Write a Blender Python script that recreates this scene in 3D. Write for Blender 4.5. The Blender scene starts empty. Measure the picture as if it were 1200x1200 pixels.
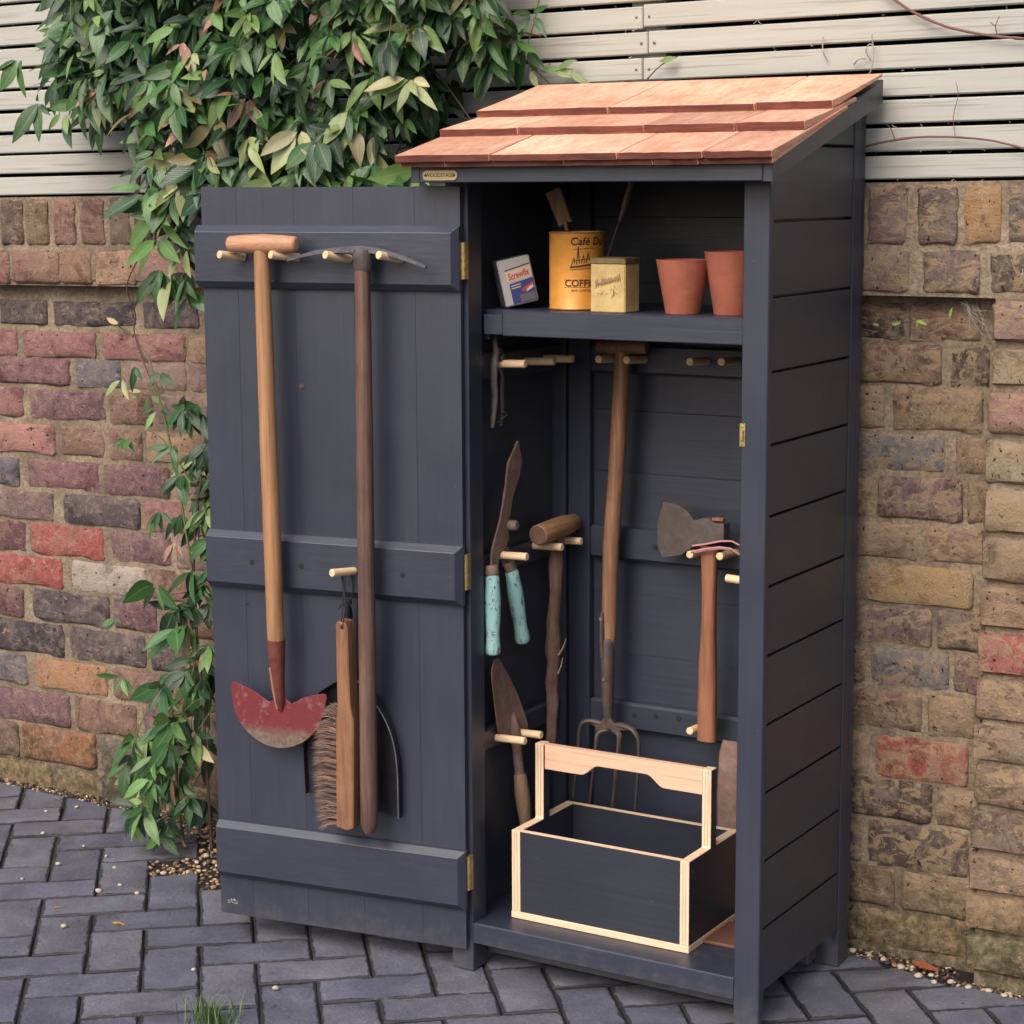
import bpy, bmesh, math, random
from mathutils import Vector, Matrix, noise
rnd = random.Random(7)
PI = math.pi
S = bpy.context.scene
COL = S.collection

# ------------------------------------------------------------ camera, world, sun, exposure
cam_d = bpy.data.cameras.new('camera')
cam = bpy.data.objects.new('camera', cam_d); COL.objects.link(cam)
S.camera = cam
cam_d.sensor_width = 36; cam_d.lens = 2392.23 / 1200 * 36
cam_d.clip_start = 0.05; cam_d.clip_end = 500
Fw = Vector((-0.50892, 0.84614, -0.15830)); Rt = Vector((0.85733, 0.51475, -0.00482)); Up = Vector((-0.07740, 0.13817, 0.98738))
M = Matrix.Identity(4)
for r in range(3):
    M[r][0], M[r][1], M[r][2] = Rt[r], Up[r], -Fw[r]
M[0][3], M[1][3], M[2][3] = 1.30298, -2.94730, 1.39162
cam.matrix_world = M

TO_SUN = Vector((-0.06, -0.98, 0.92)).normalized()
w = bpy.data.worlds.new('World'); S.world = w; w.use_nodes = True
nt = w.node_tree; nt.nodes.clear()
sky = nt.nodes.new('ShaderNodeTexSky'); sky.sky_type = 'NISHITA'; sky.sun_disc = False
sky.sun_elevation = math.asin(TO_SUN.z); sky.sun_rotation = math.atan2(TO_SUN.x, TO_SUN.y)
sky.air_density = 1.0; sky.dust_density = 6.0; sky.ozone_density = 1.0
bg = nt.nodes.new('ShaderNodeBackground'); bg.inputs[1].default_value = 0.15
wo = nt.nodes.new('ShaderNodeOutputWorld')
nt.links.new(sky.outputs[0], bg.inputs[0]); nt.links.new(bg.outputs[0], wo.inputs[0])
sd = bpy.data.lights.new('sun', 'SUN'); sd.energy = 1.15; sd.angle = math.radians(40); sd.color = (1.0, 0.985, 0.97)
sun = bpy.data.objects.new('sun', sd); COL.objects.link(sun)
sun.rotation_euler = TO_SUN.to_track_quat('Z', 'Y').to_euler()
S.render.engine = 'CYCLES'
S.view_settings.view_transform = 'Standard'; S.view_settings.look = 'None'
S.view_settings.exposure = 0.40; S.view_settings.gamma = 1.0; S.view_settings.use_curve_mapping = False
S.cycles.max_bounces = 8

# ------------------------------------------------------------ materials
def lin(c, k=1.0):
    o = []
    for v in c[:3]:
        v = v / 255.0
        o.append((v / 12.92 if v <= 0.04045 else ((v + 0.055) / 1.055) ** 2.4) * k)
    return (o[0], o[1], o[2], 1.0)

class NT:
    def __init__(s, name, rough=0.8, metal=0.0, spec=0.5):
        s.m = bpy.data.materials.new(name); s.m.use_nodes = True
        s.t = s.m.node_tree; s.b = s.t.nodes['Principled BSDF']
        s.b.inputs['Roughness'].default_value = rough; s.b.inputs['Metallic'].default_value = metal
        s.b.inputs['Specular IOR Level'].default_value = spec
    def n(s, typ, **k):
        nd = s.t.nodes.new(typ)
        for a, v in k.items(): setattr(nd, a, v)
        return nd
    def l(s, a, b): s.t.links.new(a, b)
    def coords(s, scale=(1, 1, 1), rand=False, kind='Object'):
        tc = s.n('ShaderNodeTexCoord'); mp = s.n('ShaderNodeMapping'); mp.inputs['Scale'].default_value = scale
        src = tc.outputs[kind]
        if rand:
            oi = s.n('ShaderNodeObjectInfo'); mu = s.n('ShaderNodeMath', operation='MULTIPLY'); mu.inputs[1].default_value = 57.0
            s.l(oi.outputs['Random'], mu.inputs[0]); ad = s.n('ShaderNodeVectorMath', operation='ADD')
            s.l(src, ad.inputs[0]); s.l(mu.outputs[0], ad.inputs[1]); src = ad.outputs[0]
        s.l(src, mp.inputs['Vector']); return mp.outputs[0]
    def noise(s, vec, scale, detail=4, rough=0.6, dist=0.0):
        nd = s.n('ShaderNodeTexNoise'); nd.inputs['Scale'].default_value = scale; nd.inputs['Detail'].default_value = detail
        nd.inputs['Roughness'].default_value = rough; nd.inputs['Distortion'].default_value = dist
        s.l(vec, nd.inputs['Vector']); return nd.outputs['Fac']
    def ramp(s, fac, stops):
        nd = s.n('ShaderNodeValToRGB'); cr = nd.color_ramp
        while len(cr.elements) < len(stops): cr.elements.new(0.5)
        for e, (p, c) in zip(cr.elements, stops):
            e.position = p; e.color = c if len(c) == 4 else (*c, 1)
        s.l(fac, nd.inputs[0]); return nd.outputs[0]
    def mix(s, fac, a, b, mode='MIX'):
        nd = s.n('ShaderNodeMix', data_type='RGBA', blend_type=mode)
        for sock, v in ((nd.inputs[0], fac), (nd.inputs[6], a), (nd.inputs[7], b)):
            if isinstance(v, (int, float)): sock.default_value = v
            elif isinstance(v, tuple): sock.default_value = v
            else: s.l(v, sock)
        return nd.outputs[2]
    def math(s, op, a, b=0.0):
        nd = s.n('ShaderNodeMath', operation=op)
        for sock, v in ((nd.inputs[0], a), (nd.inputs[1], b)):
            if isinstance(v, (int, float)): sock.default_value = v
            else: s.l(v, sock)
        return nd.outputs[0]
    def bump(s, h, strength=0.4, dist=0.002, prev=None):
        nd = s.n('ShaderNodeBump'); nd.inputs['Strength'].default_value = strength; nd.inputs['Distance'].default_value = dist
        s.l(h, nd.inputs['Height'])
        if prev is not None: s.l(prev, nd.inputs['Normal'])
        return nd.outputs[0]
    def out(s, col=None, nrm=None, rough=None):
        if col is not None:
            if isinstance(col, tuple): s.b.inputs['Base Color'].default_value = col
            else: s.l(col, s.b.inputs['Base Color'])
        if nrm is not None: s.l(nrm, s.b.inputs['Normal'])
        if rough is not None: s.l(rough, s.b.inputs['Roughness'])
        return s.m
BL = (0, 0, 0, 1); WH = (1, 1, 1, 1)

def m_plain(name, c, rough=0.7, metal=0.0, k=1.0, var=0.12, scale=40):
    t = NT(name, rough, metal); v = t.coords()
    f = t.noise(v, scale, 5)
    a = lin(c, k * (1 - var)); b = lin(c, k * (1 + var))
    return t.out(t.mix(f, a, b), t.bump(t.noise(v, scale * 4, 3), 0.25, 0.001))

def m_paint(name, c, axis=2, k=1.0):
    """brushed timber paint: faint grain relief along one axis, dusty marks, tiny nicks"""
    t = NT(name, 0.38, 0, 0.75)
    sc = [60, 60, 60]; sc[axis] = 2.2
    v = t.coords(tuple(sc), True); g = t.noise(v, 2.0, 5, 0.65, 0.3)
    o = t.coords((1, 1, 1), True); big = t.noise(o, 5.0, 4, 0.6)
    col = t.mix(t.ramp(big, [(0.3, BL), (0.75, WH)]), lin(c, k * 0.86), lin(c, k * 1.12))
    col = t.mix(t.ramp(g, [(0.35, WH), (0.7, BL)]), col, lin(c, k * 0.78)); 
    dust = t.noise(t.coords((3, 3, 3), True), 14, 8, 0.75)
    col = t.mix(t.ramp(dust, [(0.60, BL), (0.8, (0.28, 0.28, 0.28, 1))]), col, lin((130, 134, 146), 0.4))
    geo = t.n('ShaderNodeNewGeometry'); sp = t.n('ShaderNodeSeparateXYZ'); t.l(geo.outputs['Position'], sp.inputs[0])
    mud = t.math('ADD', sp.outputs['Z'], t.math('MULTIPLY', t.noise(geo.outputs['Position'], 38, 6, 0.75), -0.32))
    col = t.mix(t.ramp(t.math('ADD', mud, 0.5), [(0.34, (0.4,) * 3 + (1,)), (0.42, BL)]), col, lin((88, 84, 82)))
    nick = t.noise(o, 160, 2, 0.5)
    col = t.mix(t.ramp(nick, [(0.79, BL), (0.81, (0.6, 0.6, 0.6, 1))]), col, lin((170, 165, 155), 0.8))
    n1 = t.bump(g, 0.30, 0.0012); n2 = t.bump(t.noise(o, 45, 3), 0.12, 0.002, n1)
    return t.out(col, n2, t.ramp(big, [(0.2, (0.34,) * 3 + (1,)), (0.8, (0.50,) * 3 + (1,))]))

def m_wood(name, c1, c2, axis=2, dark=None, rough=0.6, scale=1.0, rand=True, grime=0.3, bump=0.4, objvar=0.0):
    t = NT(name, rough)
    sc = [45 * scale] * 3; sc[axis] = 2.4 * scale
    v = t.coords(tuple(sc), rand); g = t.noise(v, 2.6, 6, 0.65, 0.6)
    col = t.ramp(g, [(0.30, lin(c2)), (0.5, lin(tuple((a + b) / 2 for a, b in zip(c1, c2)))), (0.72, lin(c1))])
    o = t.coords((1, 1, 1), rand)
    b = t.noise(o, 9, 6, 0.7)
    col = t.mix(t.ramp(b, [(0.45, BL), (0.75, (grime, grime, grime, 1))]), col, lin(dark or tuple(x * 0.45 for x in c2)))
    sc2 = [260 * scale] * 3; sc2[axis] = 5 * scale
    fine = t.noise(t.coords(tuple(sc2), rand), 1.5, 2, 0.5)
    col = t.mix(t.ramp(fine, [(0.58, BL), (0.68, (0.45, 0.45, 0.45, 1))]), col, lin(c2, 0.5))
    if objvar:
        oi = t.n('ShaderNodeObjectInfo'); k = t.ramp(oi.outputs['Random'], [(0, (1 - objvar,) * 3 + (1,)), (1, (1 + objvar * .5,) * 3 + (1,))])
        col = t.mix(1.0, col, k, 'MULTIPLY')
    return t.out(col, t.bump(fine, bump, 0.0008, t.bump(g, bump, 0.0012)))

def m_brick(name='brick_clay', sm0=0.60, tank=0.3):
    t = NT(name, 0.92, 0, 0.25)
    oi = t.n('ShaderNodeObjectInfo'); v = t.coords((1, 1, 1), True)
    big = t.noise(v, 14, 8, 0.72, 0.8); mid = t.noise(v, 46, 7, 0.75, 0.4); fine = t.noise(v, 240, 4, 0.6)
    base = oi.outputs['Color']
    dk = t.mix(1.0, base, (0.50, 0.48, 0.50, 1), 'MULTIPLY'); lt = t.mix(0.45, base, lin((178, 158, 140)))
    col = t.mix(t.ramp(big, [(0.38, WH), (0.50, BL)]), base, dk)
    tan = t.noise(v, 9, 7, 0.7, 1.0)
    col = t.mix(t.ramp(tan, [(0.50, BL), (0.60, (tank, tank, tank, 1))]), col, lin((142, 122, 108)))
    col = t.mix(t.ramp(mid, [(0.50, BL), (0.68, (0.8, 0.8, 0.8, 1))]), col, lt)
    col = t.mix(t.ramp(mid, [(0.30, (0.7, 0.7, 0.7, 1)), (0.42, BL)]), col, dk)
    sm = t.noise(t.coords((1, 1, 2.2), True), 22, 6, 0.7, 1.2)
    col = t.mix(t.ramp(sm, [(sm0, BL), (sm0 + .05, (0.8, 0.8, 0.8, 1))]), col, lin((152, 130, 104)))   # mortar smears
    pit = t.noise(v, 95, 3, 0.6)
    col = t.mix(t.ramp(pit, [(0.30, WH), (0.36, BL)]), col, lin((38, 33, 33)))
    w3 = t.noise(v, 70, 5, 0.7, 2.0)
    col = t.mix(t.ramp(w3, [(0.64, BL), (0.70, (0.65, 0.65, 0.65, 1))]), col, lin((205, 195, 182)))  # lime bloom
    col = moss(t, col)
    h = t.math('ADD', t.math('MULTIPLY', mid, 0.7), t.math('MULTIPLY', fine, 0.3))
    n = t.bump(t.ramp(pit, [(0.25, BL), (0.36, WH)]), 0.5, 0.003, t.bump(h, 1.0, 0.009))
    return t.out(col, n)

def moss(t, col, top=0.16, amt=0.8):
    geo = t.n('ShaderNodeNewGeometry'); sp = t.n('ShaderNodeSeparateXYZ'); t.l(geo.outputs['Position'], sp.inputs[0])
    ns = t.noise(geo.outputs['Position'], 9, 6, 0.7)
    zz = t.math('ADD', sp.outputs['Z'], t.math('MULTIPLY', ns, -0.42))
    f = t.ramp(t.math('ADD', zz, 0.5), [(0.5 + top - 0.30, (amt,) * 3 + (1,)), (0.5 + top - 0.18, BL)])
    f2 = t.math('MULTIPLY', f, t.ramp(t.noise(geo.outputs['Position'], 60, 5, 0.7), [(0.35, BL), (0.6, WH)]))
    return t.mix(f2, col, lin((62, 62, 42)))

def m_mortar():
    t = NT('lime_mortar', 0.95, 0, 0.2); v = t.coords()
    a = t.noise(v, 7, 6, 0.7); b = t.noise(v, 120, 5, 0.7)
    col = t.ramp(a, [(0.3, lin((98, 88, 80))), (0.5, lin((140, 125, 107))), (0.72, lin((168, 153, 132)))])
    col = t.mix(t.ramp(b, [(0.4, (0.5,) * 3 + (1,)), (0.6, BL)]), col, lin((88, 76, 64)))
    col = moss(t, col)
    return t.out(col, t.bump(b, 0.8, 0.004, t.bump(t.noise(v, 30, 5), 0.6, 0.008)))

def m_paver():
    t = NT('blue_clay_paver', 0.62, 0, 0.45)
    oi = t.n('ShaderNodeObjectInfo'); v = t.coords((1, 1, 1), True)
    a = t.noise(v, 9, 6, 0.65, 0.5); b = t.noise(v, 120, 5, 0.7); c = t.noise(v, 30, 6, 0.7, 1.0)
    base = oi.outputs['Color']
    col = t.mix(t.ramp(a, [(0.35, BL), (0.7, WH)]), t.mix(1.0, base, (0.84, 0.84, 0.86, 1), 'MULTIPLY'), t.mix(1.0, base, (1.45, 1.42, 1.38, 1), 'MULTIPLY'))
    col = t.mix(t.ramp(b, [(0.56, BL), (0.70, (0.5,) * 3 + (1,))]), col, lin((142, 138, 138)))
    col = t.mix(t.ramp(c, [(0.31, (0.85,) * 3 + (1,)), (0.36, BL)]), col, lin((34, 31, 34)))
    gr = t.noise(v, 300, 3, 0.6)
    col = t.mix(t.ramp(gr, [(0.36, (0.5,) * 3 + (1,)), (0.5, BL)]), col, lin((58, 56, 64)))
    # dirt creeping in from the joints, ragged
    tc = t.n('ShaderNodeTexCoord'); sp = t.n('ShaderNodeSeparateXYZ'); t.l(tc.outputs['Generated'], sp.inputs[0])
    ex = t.math('MULTIPLY', t.math('SUBTRACT', 0.5, t.math('ABSOLUTE', t.math('SUBTRACT', sp.outputs[0], 0.5))), 0.2)
    ey = t.math('MULTIPLY', t.math('SUBTRACT', 0.5, t.math('ABSOLUTE', t.math('SUBTRACT', sp.outputs[1], 0.5))), 0.1)
    e = t.math('MINIMUM', ex, ey)
    rag = t.math('MULTIPLY', t.noise(v, 26, 6, 0.75), 0.021)
    d = t.math('SUBTRACT', t.math('ADD', e, 0.0056), rag)
    col = t.mix(t.ramp(t.math('MULTIPLY', d, 60.0), [(0.0, (0.85,) * 3 + (1,)), (0.11, BL)]), col, lin((30, 28, 30)))
    ro = t.ramp(a, [(0.3, (0.5,) * 3 + (1,)), (0.8, (0.72,) * 3 + (1,))])
    return t.out(col, t.bump(b, 0.8, 0.002, t.bump(c, 0.5, 0.005)), ro)

def m_attr(name, rough=0.6, attr='tint', trans=0.0):
    t = NT(name, rough)
    at = t.n('ShaderNodeAttribute'); at.attribute_name = attr
    v = t.coords(kind='Object'); f = t.noise(v, 60, 4)
    col = t.mix(f, t.mix(1.0, at.outputs['Color'], (0.8, 0.8, 0.8, 1), 'MULTIPLY'), t.mix(1.0, at.outputs['Color'], (1.2, 1.2, 1.2, 1), 'MULTIPLY'))
    return t.out(col, t.bump(t.noise(v, 200, 2), 0.2, 0.001))

def m_leaf(name, attr=None):
    t = NT(name, 0.30, 0, 0.6)
    if attr:
        at = t.n('ShaderNodeAttribute'); at.attribute_name = attr; base = at.outputs['Color']
    else:
        base = t.n('ShaderNodeObjectInfo').outputs['Color']
    uv = t.n('ShaderNodeUVMap'); sp = t.n('ShaderNodeSeparateXYZ'); t.l(uv.outputs[0], sp.inputs[0])
    mid = t.math('ABSOLUTE', t.math('SUBTRACT', sp.outputs[1], 0.5))
    vein = t.ramp(mid, [(0.0, (0.7,) * 3 + (1,)), (0.045, BL)])
    wv = t.n('ShaderNodeTexWave', wave_type='BANDS', bands_direction='X'); wv.inputs['Scale'].default_value = 3.2; wv.inputs['Distortion'].default_value = 0.6
    cmb = t.n('ShaderNodeCombineXYZ'); t.l(t.math('SUBTRACT', sp.outputs[0], t.math('MULTIPLY', mid, 0.9)), cmb.inputs[0]); t.l(cmb.outputs[0], wv.inputs['Vector'])
    geo = t.n('ShaderNodeNewGeometry')
    f = t.noise(geo.outputs['Position'], 70, 4, 0.6)
    col = t.mix(f, t.mix(1.0, base, (0.74, 0.80, 0.76, 1), 'MULTIPLY'), t.mix(1.0, base, (1.25, 1.28, 1.08, 1), 'MULTIPLY'))
    col = t.mix(vein, col, t.mix(0.45, base, lin((170, 190, 130))))
    col = t.mix(geo.outputs['Backfacing'], col, t.mix(0.25, col, lin((130, 145, 112))))
    t.l(col, t.b.inputs['Base Color'])
    t.l(t.bump(wv.outputs['Fac'], 0.3, 0.0012), t.b.inputs['Normal'])
    tr = t.n('ShaderNodeBsdfTranslucent'); t.l(t.mix(1.0, col, (1.1, 1.3, 0.7, 1), 'MULTIPLY'), tr.inputs['Color'])
    mx = t.n('ShaderNodeMixShader'); mx.inputs[0].default_value = 0.22
    out = [n for n in t.t.nodes if n.type == 'OUTPUT_MATERIAL'][0]
    t.l(t.b.outputs[0], mx.inputs[1]); t.l(tr.outputs[0], mx.inputs[2]); t.l(mx.outputs[0], out.inputs[0])
    return t.m

def m_metal(name, c1, c2, rough=0.6, metal=0.3, scale=60, rust=None, amt=0.5):
    t = NT(name, rough, metal); v = t.coords((1, 1, 1), True)
    f = t.noise(v, scale, 6, 0.7, 0.5); g = t.noise(v, scale * 0.3, 6, 0.7)
    col = t.ramp(f, [(0.3, lin(c2)), (0.7, lin(c1))])
    if rust: col = t.mix(t.ramp(g, [(0.42, BL), (0.62, (amt,) * 3 + (1,))]), col, lin(rust))
    return t.out(col, t.bump(f, 0.4, 0.001))

def m_crackle(name, c, under, scale=90):
    """old paint flaking off timber"""
    t = NT(name, 0.7); v = t.coords((1, 1, 0.28), True)
    a = t.noise(v, scale, 5, 0.7, 1.4); b = t.noise(v, scale * 0.4, 4, 0.6)
    col = t.mix(b, lin(c, 0.85), lin(c, 1.15))
    fk = t.ramp(a, [(0.385, WH), (0.44, BL)])
    col = t.mix(fk, col, lin(under))
    return t.out(col, t.bump(a, 0.7, 0.001))

def m_blade_red():
    t = NT('worn_red_paint', 0.62, 0.1); v = t.coords(); 
    sp = t.n('ShaderNodeSeparateXYZ'); t.l(v, sp.inputs[0])
    n1 = t.noise(v, 26, 7, 0.75); n2 = t.noise(v, 90, 5, 0.7)
    # paint has worn off below a ragged line (object z measured from the tool's base)
    edge = t.ramp(t.math('ADD', sp.outputs['Z'], t.math('MULTIPLY', n1, 0.035)), [(0.042, WH), (0.062, BL)])
    red = t.mix(n2, lin((88, 26, 34)), lin((124, 46, 54)))
    red = t.mix(t.ramp(n1, [(0.54, BL), (0.64, (0.6,) * 3 + (1,))]), red, lin((150, 118, 112)))
    bare = t.ramp(n2, [(0.3, lin((82, 70, 64))), (0.7, lin((132, 118, 108)))])
    bare = t.mix(t.ramp(n1, [(0.4, BL), (0.6, (0.7,) * 3 + (1,))]), bare, lin((112, 72, 52)))
    return t.out(t.mix(edge, red, bare), t.bump(n2, 0.4, 0.001))

PAINT = (44, 50, 67)
MT = {}
MT['paint_v'] = m_paint('painted_timber_upright', PAINT, 2)
MT['paint_x'] = m_paint('painted_timber_level', PAINT, 0)
MT['paint_y'] = m_paint('painted_timber_deep', (48, 52, 65), 1)
MT['peg'] = m_wood('pale_dowel', (234, 208, 172), (212, 180, 140), 0, rough=0.7, grime=0.05, bump=0.2)
MT['pegy'] = m_wood('pale_dowel_deep', (232, 206, 168), (206, 174, 134), 1, rough=0.7, grime=0.05, bump=0.2)
MT['cedar'] = m_wood('cedar_shingle', (232, 188, 160), (208, 150, 122), 1, dark=(192, 112, 84), rough=0.8, scale=0.5, grime=0.8, bump=0.7, objvar=0.32)
MT['cedar_end'] = m_wood('cedar_end_grain', (132, 78, 66), (92, 50, 42), 0, dark=(64, 36, 32), rough=0.95, scale=1.4, grime=0.6, bump=1.0)
MT['ply'] = m_wood('pale_plywood_edge', (234, 208, 180), (216, 184, 152), 0, dark=(170, 136, 100), rough=0.7, grime=0.12, bump=0.15)
MT['plyz'] = m_wood('pale_plywood_edge_upright', (234, 208, 180), (216, 184, 152), 2, dark=(170, 136, 100), rough=0.7, grime=0.12, bump=0.15)
MT['peach'] = m_wood('peach_wood', (228, 186, 158), (216, 170, 142), 0, rough=0.6, scale=0.5, grime=0.08, bump=0.15)
MT['board_dk'] = m_paint('dark_film_board', (36, 41, 55), 0)
MT['ash'] = m_wood('ash_handle', (176, 134, 98), (142, 102, 70), 2, rough=0.5, grime=0.25)
MT['ash_x'] = m_wood('ash_grip', (200, 152, 120), (170, 122, 90), 0, rough=0.5, grime=0.2)
MT['oldwood'] = m_wood('dark_aged_handle', (118, 88, 74), (76, 56, 50), 2, dark=(44, 34, 34), rough=0.7, grime=0.55, bump=0.8)
MT['brushwood'] = m_wood('worn_brush_wood', (150, 108, 78), (112, 76, 54), 2, rough=0.6, grime=0.4, bump=0.5)
MT['forkwood'] = m_wood('worn_brown_shaft', (158, 118, 88), (112, 80, 60), 2, rough=0.55, grime=0.4)
MT['bark'] = m_wood('rough_branch', (128, 98, 84), (74, 56, 50), 2, dark=(34, 28, 28), rough=0.9, scale=0.7, grime=0.8, bump=1.0)
MT['hatchet'] = m_wood('reddish_hickory', (158, 110, 84), (124, 80, 58), 2, rough=0.5, grime=0.25)
MT['mallet'] = m_wood('brown_turned_wood', (160, 122, 88), (112, 80, 58), 1, rough=0.6, grime=0.5)
MT['mallet_end'] = m_plain('cut_wood_end', (96, 72, 62), 0.8)
MT['trowelwood'] = m_wood('grey_brown_grip', (156, 128, 104), (120, 96, 76), 2, rough=0.7, grime=0.3)
MT['brown_board'] = m_wood('red_brown_board', (112, 74, 62), (82, 54, 48), 0, rough=0.6, grime=0.3)
MT['brass'] = m_metal('brass', (196, 176, 124), (150, 128, 84), 0.42, 0.6, 80)
MT['plate'] = m_plain('pale_brass_plate', (176, 160, 118), 0.45, 0.4, 1.0, 0.1, 30)
MT['ink'] = m_plain('dark_ink', (48, 36, 34), 0.7, 0, 1, 0.05)
MT['screw'] = m_metal('dull_screw', (120, 116, 110), (70, 66, 64), 0.5, 0.7, 100)
MT['iron'] = m_metal('dark_iron', (92, 84, 82), (58, 53, 56), 0.6, 0.25, 70, rust=(104, 80, 66), amt=0.5)
MT['greyiron'] = m_metal('grey_iron', (112, 112, 120), (74, 74, 82), 0.5, 0.35, 70, rust=(96, 76, 64), amt=0.3)
MT['ironlight'] = m_metal('rubbed_iron_edge', (128, 128, 134), (88, 88, 96), 0.45, 0.5, 70)
MT['rust'] = m_metal('rusted_steel', (140, 118, 108), (96, 78, 72), 0.7, 0.1, 50, rust=(120, 84, 66), amt=0.6)
MT['axe'] = m_metal('grey_axe_steel', (104, 98, 96), (72, 66, 64), 0.55, 0.3, 50, rust=(84, 72, 64), amt=0.6)
MT['red'] = m_blade_red()
MT['socket'] = m_metal('red_brown_socket', (120, 52, 50), (84, 36, 38), 0.6, 0.05, 60, rust=(122, 84, 60), amt=0.4)
MT['pan'] = m_metal('black_enamel', (36, 37, 44), (24, 25, 31), 0.42, 0.2, 30, rust=(70, 62, 58), amt=0.35)
MT['panedge'] = m_metal('worn_pan_edge', (140, 142, 152), (92, 94, 104), 0.4, 0.5, 60)
MT['bristle'] = m_attr('brush_bristle', 0.85)
MT['cord'] = m_plain('black_cord', (26, 26, 30), 0.8)
MT['pink'] = m_plain('pink_cord', (190, 134, 138), 0.7, 0, 1, 0.2, 90)
MT['turq'] = m_crackle('flaking_turquoise', (150, 196, 194), (80, 62, 54), 130)
MT['terra'] = m_metal('terracotta', (190, 112, 88), (166, 94, 74), 0.85, 0.0, 24, rust=(150, 98, 84), amt=0.4)
MT['tin_y'] = m_metal('yellow_lithographed_tin', (232, 164, 72), (212, 146, 60), 0.4, 0.15, 30, rust=(178, 112, 46), amt=0.35)
MT['tin_rim'] = m_plain('tin_rim', (168, 140, 90), 0.4, 0.5)
MT['biscuit'] = m_metal('cream_lithographed_tin', (212, 188, 134), (196, 168, 112), 0.5, 0.1, 40, rust=(150, 112, 66), amt=0.5)
MT['biscuit_ink'] = m_plain('faded_red_ink', (152, 108, 74), 0.6)
MT['lid'] = m_metal('dull_gold_lid', (140, 122, 84), (104, 88, 62), 0.5, 0.4, 50)
MT['tin_white'] = m_plain('white_tin', (176, 172, 168), 0.45, 0.1)
MT['tin_blue'] = m_plain('blue_tin', (56, 62, 118), 0.45, 0.1)
MT['tin_grey'] = m_plain('grey_tin_side', (98, 100, 104), 0.45, 0.3)
MT['tin_red'] = m_plain('red_print', (176, 66, 64), 0.5)
MT['tin_pale'] = m_plain('pale_print', (200, 182, 160), 0.5)
MT['fence'] = m_wood('grey_painted_slat', (176, 176, 168), (165, 165, 158), 0, dark=(164, 157, 144), rough=0.75, scale=0.6, grime=0.3, bump=0.25)
MT['gap_dark'] = m_plain('dark_gap_sheet', (26, 28, 32), 0.9)
MT['brick'] = m_brick(); MT['brick_worn'] = m_brick('brick_smeared', 0.50, 0.55); MT['mortar'] = m_mortar(); MT['paver'] = m_paver()
MT['leaf'] = m_leaf('leaf'); MT['leafmass'] = m_leaf('leaf_mass', 'tint')
MT['pebble'] = m_attr('pebble', 0.8)
MT['stem'] = m_plain('brown_stem', (86, 66, 58), 0.8)
MT['redstem'] = m_plain('red_brown_stem', (112, 78, 72), 0.75)
MT['greenstem'] = m_plain('green_stem', (92, 96, 60), 0.7)
MT['web'] = m_plain('cobweb_thread', (150, 146, 138), 0.8)
MT['stone'] = m_plain('pale_stone', (176, 164, 146), 0.8, 0, 1, 0.2, 30)
MT['grass'] = m_attr('grass_blade', 0.6)
def m_soil():
    t = NT('dark_soil', 0.95, 0, 0.2); v = t.coords(); a = t.noise(v, 40, 8, 0.75); b = t.noise(v, 5, 4)
    col = t.ramp(a, [(0.3, lin((34, 32, 34))), (0.6, lin((58, 53, 52))), (0.8, lin((84, 72, 58)))])
    return t.out(col, t.bump(a, 0.9, 0.01))
MT['soil'] = m_soil()

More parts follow.
